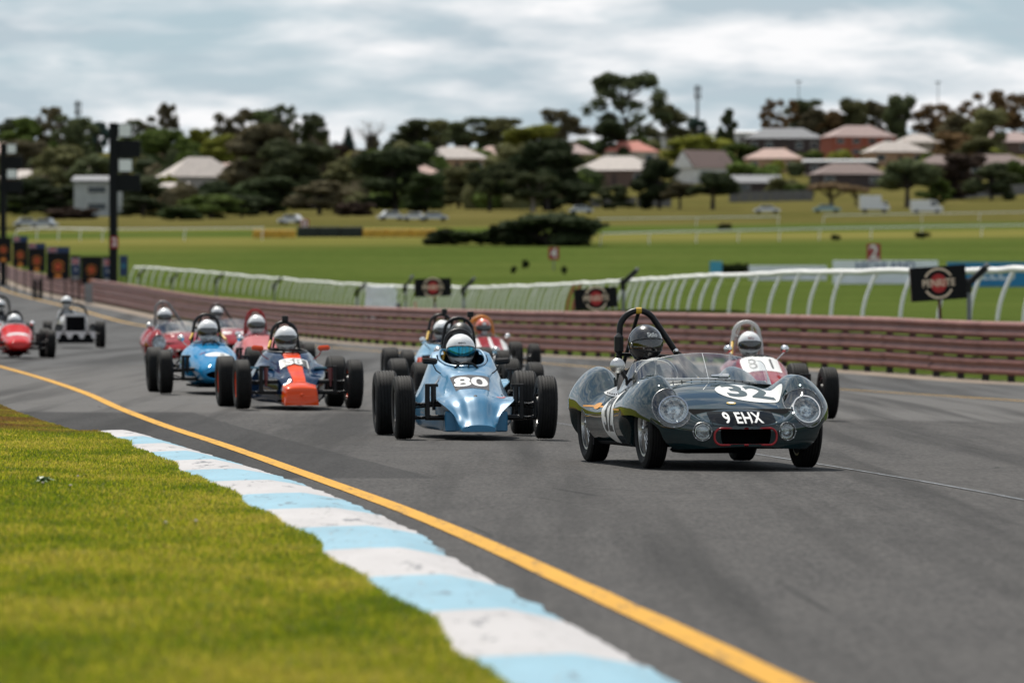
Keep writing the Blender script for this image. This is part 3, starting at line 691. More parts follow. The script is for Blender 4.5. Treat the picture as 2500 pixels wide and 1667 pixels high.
def carloc(u, Yf, wb, yaw):
    """mid-wheelbase ground point from the front axle's place in the view"""
    x = (u - 1250) / F * Yf; X = x - wb / 2 * math.sin(yaw); Y = Yf + wb / 2 * math.cos(yaw); return Vector((X, Y, ground(X, Y) + .005))

# ================================================================ OPEN-WHEEL CARS
def sec(y, *p): return (y, [(0, p[0][1]), (p[0][0] * .55, p[0][1])] + list(p[:-1]) + [(0, p[-1])])
TAIL = [sec(.2, (.32, .07), (.45, .14), (.45, .32), (.39, .46), (.33, .58), (.24, .67), .69), sec(.6, (.30, .08), (.43, .14), (.43, .34), (.37, .48), (.30, .60), (.21, .69), .71),
        sec(.85, (.22, .12), (.30, .16), (.30, .32), (.27, .44), (.22, .53), (.14, .59), .61), sec(1.35, (.12, .20), (.16, .25), (.16, .33), (.14, .40), (.11, .44), (.07, .46), .47), sec(1.5, (.06, .26), (.08, .28), (.08, .33), (.07, .37), (.05, .39), (.03, .40), .405)]
SHOVEL = [sec(-1.50, (.15, .075), (.155, .085), (.15, .105), (.12, .125), (.085, .132), (.045, .136), .138), sec(-1.43, (.165, .07), (.17, .085), (.172, .12), (.145, .150), (.105, .172), (.06, .187), .19),
          sec(-1.32, (.18, .07), (.185, .14), (.215, .225), (.175, .215), (.130, .235), (.080, .275), .287), sec(-1.17, (.20, .07), (.235, .24), (.362, .362), (.235, .322), (.160, .335), (.095, .380), .394),
          sec(-1.0, (.29, .07), (.30, .26), (.378, .385), (.27, .368), (.18, .385), (.105, .425), .436), sec(-.88, (.28, .07), (.29, .25), (.365, .392), (.26, .385), (.19, .41), (.12, .455), .468),
          sec(-.76, (.27, .07), (.295, .20), (.31, .33), (.275, .405), (.205, .44), (.14, .49), .502), sec(-.45, (.28, .07), (.37, .15), (.38, .30), (.33, .42), (.25, .52), (.165, .60), .615), sec(-.12, (.30, .07), (.43, .14), (.44, .30), (.37, .44), (.30, .56), (.20, .655), .675)] + TAIL
TAIL80 = [sec(.2, (.32, .07), (.45, .14), (.45, .32), (.39, .47), (.335, .62), (.27, .73), .745), sec(.48, (.31, .08), (.44, .14), (.44, .33), (.38, .49), (.315, .66), (.265, .80), .83), sec(.68, (.28, .10), (.38, .15), (.38, .33), (.33, .47), (.27, .62), (.20, .76), .80)] + TAIL[2:]
SHOVEL80 = SHOVEL[:-len(TAIL)] + TAIL80
CHISEL = [sec(-1.50, (.195, .05), (.20, .06), (.195, .09), (.19, .13), (.175, .155), (.10, .16), .162), sec(-1.44, (.20, .05), (.205, .08), (.195, .17), (.18, .24), (.155, .256), (.08, .26), .262),
          sec(-1.22, (.20, .05), (.21, .10), (.205, .20), (.195, .275), (.13, .295), (.07, .315), .32), sec(-1.06, (.22, .06), (.25, .12), (.255, .25), (.248, .362), (.16, .368), (.095, .380), .384),
          sec(-.8, (.25, .07), (.31, .14), (.325, .28), (.31, .385), (.20, .40), (.13, .44), .452), sec(-.45, (.28, .07), (.37, .14), (.395, .32), (.375, .455), (.25, .475), (.175, .565), .585), sec(-.12, (.30, .07), (.41, .14), (.425, .34), (.40, .50), (.29, .545), (.205, .65), .668)] + TAIL
def oval(y, w, h, zc, p=.85):
    P = []
    for k in range(9):
        a = R(-90 + 180 * k / 8); P.append((w * math.copysign(abs(math.cos(a)) ** p, 1), zc + h * math.copysign(abs(math.sin(a)) ** p, math.sin(a))))
    P[0] = (0, zc - h); P[-1] = (0, zc + h); return (y, P)
CIGAR = [oval(-1.52, .15, .06, .27), oval(-1.50, .19, .085, .275), oval(-1.42, .235, .125, .28), oval(-1.2, .275, .17, .30), oval(-.9, .31, .21, .325), oval(-.5, .345, .255, .355), oval(-.1, .375, .285, .375), oval(.3, .385, .30, .385), oval(.7, .34, .29, .40), oval(1.1, .21, .19, .39), oval(1.45, .10, .09, .36)]
CIGAR2 = [oval(-1.52, .14, .05, .26), oval(-1.50, .18, .075, .265), oval(-1.42, .225, .11, .27), oval(-1.2, .265, .15, .285), oval(-.9, .30, .185, .31), oval(-.6, .325, .22, .335), oval(-.38, .345, .275, .365), oval(-.18, .365, .325, .385), oval(.3, .385, .32, .385), oval(.7, .34, .29, .40), oval(1.1, .21, .19, .39), oval(1.45, .10, .09, .36)]
KW = {}
def open_wheeler(label, u, Yf, yaw, secs, body_m, D, wb=2.1, extra=None):
    """one single-seat racing car; D carries what differs"""
    loc = carloc(u, Yf, wb, yaw); car = empty('racing_car', loc, yaw); tag(car, label, 'racing car', 'single-seater racing cars')
    V, Fc = loft(secs, 96, 30); bt = BVHTree.FromPolygons([Vector(v) for v in V], Fc); low = D.get('low', True)
    cx, cy, ca, cb = 0, .22, D.get('cockpit_w', .225), .40
    nose_y = D.get('nose_y', -9)
    intake = D.get('intake')
    def key(p):
        if p[2] > .45 and ((p[0] - cx) / ca) ** 2 + ((p[1] - cy) / cb) ** 2 < 1: return None
        if intake and p[1] < -1.3 and (p[0] / intake[0]) ** 2 + ((p[2] - intake[2]) / intake[1]) ** 2 < 1: return None
        if p[1] < nose_y + .9 * max(0, p[2] - .30) * 0: return 'nose'
        return 'body'
    pr = split(V, Fc, key)
    obj('body', fixn(mesh_of('body', *pr['body'], body_m), 32), car)
    if 'nose' in pr: obj('nose', fixn(mesh_of('nose', *pr['nose'], D['nose_m']), 32), car)
    rim = []
    for k in range(40):
        a = 2 * math.pi * k / 40; p = Vector((cx + ca * 1.02 * math.cos(a), cy + cb * 1.02 * math.sin(a), 1.5)); h = bt.ray_cast(p, Vector((0, 0, -1)))
        rim.append((h[0] if h[0] else p) + Vector((0, 0, .004)))
    MB().tube(rim, .014, 8, closed=True).build('cockpit_edge', D.get('rim_m', black_m), car)
    if intake:
        ring = [(intake[0] * math.cos(2 * math.pi * k / 36), intake[2] + intake[1] * math.sin(2 * math.pi * k / 36)) for k in range(36)]; pts = []
        for x, z in ring:
            h = bt.ray_cast(Vector((x, -3, z)), Vector((0, 1, 0))); pts.append((h[0] if h[0] else Vector((x, -1.45, z))) + Vector((0, -.002, 0)))
        MB().tube(pts, .012, 8, closed=True).build('intake_rim', body_m, car)
        mb = MB().prism([(x * .97, z - intake[2]) for x, z in [(q[0], q[1]) for q in ring]], 0, .01, Matrix.Translation((0, -1.22, intake[2])) @ Matrix.Rotation(R(90), 4, 'X')); mb.build('radiator', dark_m, car)
    # floor pan and inside of the tub
    MB().box((0, -.1, .10), (.5, 2.2, .03), bev=.01).box((0, .62, .40), (.46, .06, .5)).build('floor_pan', dark_m, car)
    MB().box((0, .40, .20), (.40, .40, .06), bev=.02).box((0, .64, .48), (.36, .08, .46), Matrix.Rotation(R(-14), 3, 'X'), bev=.03).build('seat', black_m, car)
    ft, rt = D.get('ft', .665), D.get('rt', .67); fr, rr = D.get('fr', .295), D.get('rr', .31); fw, rw = D.get('fw', .175), D.get('rw', .215); st = D.get('steer', 0)
    wm = D.get('wheel_m', steel); ya, yb = -wb / 2, wb / 2
    for s in (-1, 1):
        wheel(car, (s * ft, ya, fr), fr, fw, .175, 'disc', wm, s, 5, R(1.2), st); wheel(car, (s * rt, yb, rr), rr, rw, .178, 'disc', wm, s, 5, R(1.5))
    sm = D.get('susp_m', black_m); tb = D.get('tower', .50)
    m = MB(); m.tube([(-.46, ya, .20), (.46, ya, .20)], .026, 12).tube([(-.46, ya, .325), (.46, ya, .325)], .026, 12)
    for s in (-1, 1):
        m.box((s * .44, ya, (tb + .2) / 2), (.045, .06, tb - .17), bev=.006).box((s * .40, ya - .01, tb), (.12, .035, .03), bev=.005)
        for z in (.20, .325):
            m.tube([(s * .45, ya, z), (s * .50, ya + .10, z - .005), (s * (ft - .115), ya + .02, z)], .017, 8)
            m.tube([(s * (ft - .125), ya + .02, z), (s * (ft - .06), ya, z)], .022, 8)
        m.tube([(s * .30, ya + .07, .31), (s * (ft - .10), ya + .09, .29)], .009, 6).tube([(s * (ft - .09), ya, .20), (s * (ft - .09), ya, .42)], .024, 10)
        m.lathe([(.06, -.01), (.105, -.008), (.11, .02), (.06, .03)], 24, Matrix.Translation((s * (ft - .08), ya, fr)) @ Matrix.Rotation(R(90) * s, 4, 'Y'))
    m.build('front_suspension', sm, car)
    dm = D.get('damper_m', black_m)
    for s in (-1, 1):
        MB().tube([(s * .385, ya - .04, .27), (s * .385, ya - .03, .36)], .014, 8).tube([(s * .385, ya - .035, .34), (s * .385, ya - .02, tb - .01)], .026, 12).build('damper', dm, car)
    m = MB()
    for s in (-1, 1):
        m.tube([(s * .10, yb, .31), (s * (rt - .11), yb, rr - .01)], .034, 10).tube([(s * .34, .45, .20), (s * (rt - .13), yb - .05, .27)], .014, 8).tube([(s * .30, .55, .36), (s * (rt - .12), yb - .03, .40)], .012, 8)
        m.tube([(s * .16, yb + .05, .58), (s * (rt - .16), yb + .02, .26)], .024, 10).box((s * (rt - .12), yb, rr), (.06, .12, .24), bev=.01)
    m.build('rear_suspension', sm, car)
    m = MB().box((0, yb + .02, .33), (.34, .36, .26), bev=.03).lathe([(0, -.02), (.15, -.02), (.17, .0), (.17, .14), (.12, .16), (0, .16)], 24, axisM((0, yb + .18, .40), (0, 1, 0)))
    for s in (-1, 1): m.box((s * .27, yb + .12, .34), (.20, .26, .14), bev=.02)
    m.build('engine', steel, car)
    MB().tube([(.2, yb + .2, .26), (.24, yb + .45, .20), (.22, yb + .7, .22)], .026, 10).build('exhaust', chrome, car)
    # steering wheel
    M = axisM((0, -.17, .585), (0, .90, .42)); M2 = MB(); q = [M @ Vector((.13 * math.cos(2 * math.pi * k / 28), .13 * math.sin(2 * math.pi * k / 28), 0)) for k in range(28)]; M2.tube(q, .012, 8, closed=True)
    for k in range(3):
        a = R(90 + 120 * k); M2.tube([M @ Vector((0, 0, 0)), M @ Vector((.13 * math.cos(a), .13 * math.sin(a), 0))], .008, 6)
    M2.tube([(0, -.17, .585), (0, -.55, .42)], .014, 8).build('steering_wheel', black_m, car)
    hz, hw = D.get('hoop', 1.02), D.get('hoop_w', .17); hm = D.get('hoop_m', black_m); P = [(-hw - .06, .62, .30), (-hw - .02, .62, hz - hw * 1.6)] + [(hw * math.cos(R(180 - 180 * k / 10)), .62, hz - hw * .95 + hw * .95 * math.sin(R(180 * k / 10))) for k in range(11)] + [(hw + .02, .62, hz - hw * 1.6), (hw + .06, .62, .30)]
    MB().tube(P, D.get('hoop_r', .021), 12).tube([(-.07, .63, hz - .03), (-.16, 1.05, .42)], .015, 8).tube([(.07, .63, hz - .03), (.16, 1.05, .42)], .015, 8).build('roll_hoop', hm, car)
    if D.get('cross'): MB().tube([(-hw * .9, .62, hz - hw), (hw * .2, .62, hz - hw * 1.8)], .014, 8).build('hoop_brace', hm, car)
    if D.get('pad'): MB().tube([(-hw - .015, .61, hz - hw * 1.5), (-hw * 1.45, .35, .72)], .016, 8).build('hoop_pad', yellow_m, car)
    if D.get('rightpad'): MB().tube([(hw + .015, .61, hz - hw * 1.5), (hw * 1.45, .35, .72)], .016, 8).build('hoop_pad', yellow_m, car)
    MB().box((0, .60, .86 if hz > .9 else .75), (.20, .07, .20), bev=.03).build('headrest', D.get('head_m', black_m), car)
    if D.get('camera'):
        MB().box((D['camera'], .60, hz + .045), (.075, .06, .07), bev=.008).tube([(D['camera'], .61, hz - .02), (D['camera'], .61, hz + .02)], .012, 6).build('onboard_camera', black_m, car)
    mk = D.get('mirror', 'pod'); mm = D.get('mirror_m', black_m); mx, my, mz = D.get('mirror_at', (.345, -.18, .72))
    for s in (-1, 1):
        m = MB()
        if mk == 'pod': m.mat(0).box((s * mx, my, mz), (.145, .06, .062), Matrix.Rotation(R(-4 * s), 3, 'Y'), bev=.018).mat(1).tube([(s * (mx - .03), my, mz - .03), (s * (mx - .06), my - .01, mz - .09), (s * (mx - .13), my - .03, mz - .14)], .0065, 6)
        else: m.mat(0).lathe([(.047, .045), (.047, .03), (.044, .0), (.034, -.035), (.015, -.052), (0, -.055)], 24, axisM((s * mx, my, mz), (0, 1, 0))).mat(1).tube([(s * mx, my, mz - .03), (s * (mx - .05), my, mz - .08), (s * (mx - .10), my, mz - .13)], .007, 6)
        m.build('mirror', [mm, D.get('stalk_m', black_m)], car)
    if D.get('screen'):
        V2 = []; n = 21; sh = D['screen']
        for k in range(n):
            a = R(-78 + 156 * k / (n - 1)); x, y = ca * 1.12 * math.sin(a), cy - cb * 1.0 * math.cos(a); h = bt.ray_cast(Vector((x, y, 1.5)), Vector((0, 0, -1))); z = h[0].z if h[0] else .6; q = .4 + .6 * math.cos(a) ** 2
            V2 += [(x, y, z - .003), (x * .90, y + sh * .8 * q, z + sh * q)]
        obj('windscreen', sharp(mesh_of('windscreen', V2, [(2*k, 2*k+2, 2*k+3, 2*k+1) for k in range(n - 1)], glassy), 60), car)
    if extra: extra(car, bt)
    dr = D['driver']; hipz = D.get('hip', .165)
    p = car.location + Matrix.Rotation(yaw, 3, 'Z') @ Vector((0, .30, hipz))
    driver(p, yaw, 0, False, dr['label'], dr.get('suit', suit_dark), dr.get('shell', shell_white), dr.get('visor', visor_dark), dr.get('w', .275), dr.get('text'), dr.get('tmat'), dr.get('turn', 0), dr.get('tilt', 0), mark=dr.get('mark'))
    return car
suit_dark = pm('suit_dark', (.018, .022, .035), .8); suit_blue = pm('suit_blue', (.03, .06, .13), .8); suit_red = pm('suit_red', (.22, .02, .02), .8); suit_grey = pm('suit_grey', (.30, .31, .32), .85); suit_black = pm('suit_black', (.010, .010, .012), .75)
shell_white = pm('helmet_white', (.80, .80, .79), .3, 0, .8, .04); shell_black = pm('helmet_black', (.008, .008, .010), .25, 0, 1.0, .2); shell_orange = pm('helmet_orange', (.62, .10, .04), .3, 0, 1.0, .1)
visor_dark = pm('visor_dark', (.010, .010, .012), .08, 0, 1.0, .1)
def m_visor_blue():
    m, nt, b = NT('visor_blue'); n = nz(nt, 3, 2, sc=(14, 1, 1)); c = ramp(nt, n, [(.35, (.01, .10, .16)), (.5, (.03, .33, .48)), (.65, (.05, .20, .24))]); lk(nt, c, b.inputs['Base Color']); b.inputs['Metallic'].default_value = .85; b.inputs['Roughness'].default_value = .08; return m
visor_blue = m_visor_blue(); visor_clear = perspex('visor_smoke', (.30, .30, .31), .06, .7)
P_blue80 = paint('metallic_blue', (.030, .165, .30), .10, .35); P_navy = paint('navy_paint', (.006, .022, .058)); P_orange = paint('orange_paint', (.68, .062, .005)); P_lblue = paint('bright_blue_paint', (.010, .19, .40)); P_red = paint('red_paint', (.24, .006, .007)); P_pale = paint('pale_blue_paint', (.17, .33, .46)); P_rose = paint('rose_paint', (.50, .16, .16)); P_white = paint('white_paint', (.66, .64, .63)); P_grey = paint('number_grey', (.10, .095, .095), coat=.6); P_silver = paint('silver_paint', (.30, .31, .31), .6); P_black = paint('black_paint', (.010, .010, .011))

def extra80(car, bt):
    for s_ in (-1, 1): MB().box((s_ * .235, -1.20, .165), (.115, .10, .19), bev=.012).build('nose_side_panel', P_blue80, car)
    pnl = [(-.155, -.17), (.155, -.17), (.185, .17), (-.185, .17)]
    decal('number_panel', poly2d(pnl), bt, topM(0, -.70), P_grey, car, .003)
    decal('race_number', text_mesh('80', .30, .028, 1.05), bt, topM(0, -.705), white_p, car, .006, .02)
    MB().lathe([(0, .004), (.016, .003), (.018, 0)], 16, axisM(bt.ray_cast(Vector((0, -1.15, 1)), Vector((0, 0, -1)))[0], (0, -.5, .9))).build('fastener', black_m, car)
    decal('sticker', poly2d(ell(.045, .022)), bt, topM(.26, -.93), P_orange, car, .004, .02)
    decal('sticker', poly2d(rrect(.06, .05, .005)), bt, topM(-.30, -.30), white_p, car, .004, .02)
    decal('side_sticker', poly2d(rrect(.16, .12, .01)), bt, Matrix.Translation((-2, -.55, .26)) @ Matrix.Rotation(R(-90), 4, 'Z') @ Matrix.Rotation(R(90), 4, 'X'), white_p, car, .004, .03)
open_wheeler('metallic blue open-wheel racing car with white 80 on a grey panel', 1158.3, 53.0, R(5.6), SHOVEL80, P_blue80,
    dict(driver=dict(label='driver in white helmet with mirrored blue visor, in the blue 80 car', visor=visor_blue, text='sparco', w=.285), hoop=1.01, hoop_w=.125, pad=True, hip=.150, rim_m=P_blue80, cockpit_w=.215, wheel_m=steel), extra=extra80)
def extra58(car, bt):
    decal('stripe', poly2d([(-.075, -.62), (.075, -.62), (.105, .42), (-.105, .42)]), bt, topM(0, -.60), P_orange, car, .003)
    sh = [(-.155, -.06), (0, .01), (.155, -.06), (.155, .13), (.08, .17), (-.08, .17), (-.155, .13)]
    decal('number_panel', poly2d([(x * 1.08, y * 1.18) for x, y in sh]), bt, topM(0, -.62), white_p, car, .007, .02)
    decal('number_panel', poly2d([(x * .98, y * .98 + .004) for x, y in sh]), bt, topM(0, -.62), ink, car, .011, .02)
    decal('race_number', text_mesh('58', .225, .022, .92), bt, topM(0, -.555), white_p, car, .015, .015)
    MB().lathe([(0, .012), (.018, .010), (.024, 0)], 18, axisM(bt.ray_cast(Vector((0, -3, .17)), Vector((0, 1, 0)))[0], (0, -1, 0))).build('tow_eye', P_orange, car)
    for s in (-1, 1):
        MB().prism([(s * .24, -.55), (s * .50, -.30), (s * .52, .15), (s * .40, .20), (s * .30, -.1)], .475, .495).build('side_shelf', P_pale2, car)
P_pale2 = paint('shelf_blue_paint', (.12, .24, .33))
open_wheeler('navy blue open-wheel racing car with orange nose and stripe, number 58', 340 + 1572 * .2466, 67.5, R(8.0), CHISEL, P_navy,
    dict(driver=dict(label='driver in white helmet with dark visor, in the orange-nosed 58 car', w=.28), nose_y=-1.20, nose_m=P_orange, mirror_m=P_orange, stalk_m=P_red, hoop=1.03, hoop_w=.15, pad=True, camera=.01, wheel_m=P_orange, damper_m=pm('damper_red', (.10, .012, .012), .4), hip=.16, mirror_at=(.40, -.18, .72)), extra=extra58)
def extra_blue(car, bt):
    decal('number_panel', poly2d(ell(.19, .13)), bt, topM(.05, -.95), white_p, car, .003)
    decal('race_number', poly2d(rrect(.06, .07, .008)), bt, topM(.09, -.95), ink, car, .006)
    decal('scoop_patch', poly2d(ell(.05, .02)), bt, topM(-.16, -.80, rot=.3), P_red, car, .004)
open_wheeler('bright blue round-nosed open-wheel racing car with white number oval', 340 + 760 * .2466, 76.0, R(7.5), CIGAR, P_lblue,
    dict(driver=dict(label='driver in white helmet leaning left, in the bright blue round-nosed car', suit=suit_blue, w=.285), intake=(.175, .06, .255), mirror='ball', mirror_m=chrome, stalk_m=chrome, screen=.14, hoop=1.06, hoop_w=.17, pad=True, rightpad=True, cross=True, wheel_m=alu, rim_m=P_lblue, hip=.165, mirror_at=(.40, -.15, .74), ft=.68), extra=extra_blue)
def extra81(car, bt):
    decal('number_panel', poly2d(rrect(.44, .44, .07)), bt, topM(0, -.42), white_p, car, .003)
    decal('race_number', text_mesh('8', .38, .0, .62), bt, topM(-.10, -.43), ink, car, .006, .02); decal('race_number', text_mesh('1', .38, .0, .62), bt, topM(.12, -.43), ink, car, .006, .02)
open_wheeler('dark red open-wheel racing car with 81 on a white panel', 1360 + 1655 * .3146, 64.5, R(7.0), CIGAR2, P_red,
    dict(driver=dict(label='driver in white helmet with clear visor, in the red 81 car', visor=visor_clear, text='BELL', tmat=suit_red, suit=suit_black, w=.27), intake=(.15, .055, .26), mirror='ball', mirror_m=chrome, stalk_m=chrome, hoop=1.10, hoop_w=.15, hoop_m=pm('hoop_grey', (.52, .51, .49), .5), pad=True, cross=True, hip=.175, mirror_at=(.33, -.12, .79), ft=.66, hoop_r=.024), extra=extra81)
open_wheeler('pale blue open-wheel racing car tucked close behind the 80 car', 880 + 1241 * .2296, 66.0, R(8.0), SHOVEL, P_pale,
    dict(driver=dict(label='driver in matt black helmet directly behind the 80 car', shell=pm('helmet_matt_black', (.02, .021, .021), .45), w=.285, suit=suit_dark), hoop=1.10, hoop_w=.17, camera=.14, mirror='ball', mirror_m=alu, hip=.225))
open_wheeler('light blue and orange open-wheel racing car behind left of the 80 car', 880 + 1005 * .2296, 79.0, R(7.5), CHISEL, P_pale,
    dict(driver=dict(label='driver in white helmet and blue suit, left behind the 80 car', suit=suit_blue, w=.27), nose_y=-.9, nose_m=P_pale, mirror='ball', mirror_m=chrome, hoop=1.08, hoop_w=.16, pad=True, camera=.05, hip=.185),
    extra=lambda car, bt: [decal('side_flash', poly2d(rrect(.5, .16, .05)), bt, Matrix.Translation((-2, -.35, .40)) @ Matrix.Rotation(R(-90), 4, 'Z') @ Matrix.Rotation(R(90), 4, 'X'), P_orange, car, .004)])
open_wheeler('red and white open-wheel racing car under an orange hoop', 880 + 1440 * .2296, 99.0, R(9.0), CIGAR2, P_white,
    dict(driver=dict(label='driver in orange and white helmet in the red and white car', shell=shell_orange, w=.28, suit=suit_red, mark=([(-.05, -.13), (.05, -.13), (.03, .09), (-.03, .09)], white_p)), intake=(.15, .05, .26), mirror='ball', mirror_m=chrome, hoop=1.06, hoop_w=.19, hoop_m=pm('hoop_orange', (.55, .20, .02), .5), hoop_r=.032, screen=.08, hip=.20),
    extra=lambda car, bt: [decal('stripe', poly2d([(-.16, -.5), (-.05, -.5), (-.02, .5), (-.20, .5)]), bt, topM(0, -.65), P_red, car, .003), decal('stripe', poly2d([(.16, -.5), (.05, -.5), (.02, .5), (.20, .5)]), bt, topM(0, -.65), P_red, car, .003)])
open_wheeler('pink and dark red open-wheel racing car beside the 58 car, red hoop', 340 + 1250 * .2466, 88.0, R(8.0), CIGAR2, P_rose,
    dict(driver=dict(label='driver in white helmet under the red hoop beside the 58 car', suit=suit_red, w=.28), intake=(.15, .05, .26), mirror='ball', mirror_m=chrome, hoop=1.10, hoop_w=.14, hoop_m=P_red, screen=.10, head_m=P_red, hip=.20, rim_m=P_red))
open_wheeler('bright red open-wheel racing car at the far left', 44, 118.0, R(8.0), CIGAR2, paint('scarlet_paint', (.52, .015, .012)),
    dict(driver=dict(label='driver in white helmet low in the red car at far left', w=.29, suit=suit_red), intake=None, mirror='ball', mirror_m=chrome, hoop=.98, screen=.12, hip=.09, rim_m=P_white, ft=.68),
    extra=lambda car, bt: [decal('nose_band', poly2d(rrect(.44, .22, .06)), bt, topM(0, -.85), P_white, car, .003)])
open_wheeler('dark silver racing car cut off by the left frame edge', 6, 140.0, R(8.0), CIGAR, P_silver,
    dict(driver=dict(label='driver in white helmet under a tall black hoop, leftmost of all', w=.28, suit=suit_black), mirror='ball', hoop=1.28, hoop_w=.25, camera=.0, screen=.12, hip=.36, fr=.31, hoop_r=.03))
# ================================================================ SPORTS CAR (aerodynamic two-seater)
def sports_body():
    """returns grid vertices/faces of the shell; nose towards -y, front axle y=-1.08, rear axle y=+1.08"""
    wf = pchip([-1.70, -1.66, -1.55, -1.40, -1.2, -.9, -.4, .1, .5, .9, 1.2, 1.5, 1.75, 1.86], [.02, .30, .54, .67, .745, .775, .755, .74, .75, .775, .775, .72, .55, .30])
    Hc = pchip([-1.70, -1.64, -1.55, -1.4, -1.2, -.9, -.5, -.2, .3, .8, 1.3, 1.7, 1.86], [.30, .355, .405, .46, .52, .59, .65, .670, .60, .62, .62, .52, .42])
    Hf = pchip([-1.70, -1.60, -1.5, -1.38, -1.22, -1.05, -.85, -.6, -.3, .1, .5, .75, 1.0, 1.2, 1.45, 1.7, 1.86], [.30, .375, .49, .605, .700, .750, .752, .71, .635, .565, .585, .69, .785, .80, .735, .58, .42])
    ze = pchip([-1.70, -1.5, -1.1, -.4, .3, 1.1, 1.86], [.27, .33, .40, .38, .37, .42, .40])
    zl = pchip([-1.70, -1.62, -1.45, -1.0, 1.5, 1.86], [.175, .155, .150, .15, .16, .27])
    ys = np.concatenate([[-1.70, -1.695, -1.688, -1.678, -1.665, -1.65], np.linspace(-1.635, 1.86, 230)])
    V = []; N1, N2 = 110, 26; ring = None
    for y in ys:
        w, hc, hf, e_, l_ = float(wf(y)), float(Hc(y)), float(Hf(y)), float(ze(y)), float(zl(y)); row = []
        la = l_
        for ya, top, hw in ((-1.08, .44, .40), (1.08, .50, .42)):
            d = abs(y - ya)
            if d < hw: la = max(la, l_ + (top - l_) * (1 - (d / hw) ** 2.4) ** .5)
        def top(phi):
            sx = math.copysign(abs(math.sin(phi)) ** .80, math.sin(phi)); x = w * sx
            xf = .560 * min(1, w / .70); hump = hf - 3.4 * (abs(x) - xf) ** 2 - (14.0 * max(0, xf - abs(x)) ** 2.5)
            cen = hc - .055 * (abs(x) / .5) ** 2.2; k = .045; m_ = max(hump, cen); H = m_ + k * math.log(math.exp((hump - m_) / k) + math.exp((cen - m_) / k)) - k * .25
            c_ = max(0, math.cos(phi)) ** .42; e2 = min(e_, H - .02)
            return x, e2 + (H - e2) * c_
        def side(t, s):
            low = la if la < e_ + 5 else e_
            x = w * (1 - .02 * t - .16 * t ** 3); z = e_ + (low - e_) * t
            return s * x, z
        for j in range(N2, 0, -1): row.append(side(j / N2, 1))
        for j in range(N1 + 1): row.append(top(math.pi / 2 - math.pi * j / N1))
        for j in range(1, N2 + 1): row.append(side(j / N2, -1))
        ring = len(row); V += [(x, y, z) for x, z in row]
    Fc = [(i * ring + k, i * ring + k + 1, (i + 1) * ring + k + 1, (i + 1) * ring + k) for i in range(len(ys) - 1) for k in range(ring - 1)]
    return V, Fc
SPV, SPF = sports_body(); SPB = BVHTree.FromPolygons([Vector(v) for v in SPV], SPF)
HL = [(-.522, .458), (.522, .458)]; FG = [(-.325, .285), (.325, .285)]
def in_ell(p, c, rx, ry): return ((p[0] - c[0]) / rx) ** 2 + ((p[2] - c[1]) / ry) ** 2 < 1
def rr_in(x, z, w, h, r):
    dx, dz = abs(x) - (w / 2 - r), abs(z) - (h / 2 - r)
    return (max(dx, 0) ** 2 + max(dz, 0) ** 2) ** .5 < r if dx > 0 or dz > 0 else True
def cockpit_in(p):
    return p[2] > .42 and (p[0] / .50) ** 4 + ((p[1] - .22) / .47) ** 4 < 1
def sports_key(p):
    if p[1] < -1.0:
        for i, c_ in enumerate(HL):
            if in_ell(p, c_, .130, .142): return 'h%d' % i
        if p[1] < -1.3:
            for i, c_ in enumerate(FG):
                if in_ell(p, c_, .066, .066): return 'f%d' % i
            if rr_in(p[0], p[2] - .248, .45, .113, .055): return None
    if cockpit_in(p): return None
    return 'body'
SPP = split(SPV, SPF, sports_key)
def front_pt(x, z, off=.002):
    h = SPB.ray_cast(Vector((x, -4, z)), Vector((0, 1, 0)))
    return (h[0] + Vector((0, -off, 0)), (h[1] if h[1].y < 0 else -h[1])) if h[0] else (Vector((x, -1.5, z)), Vector((0, -1, 0)))
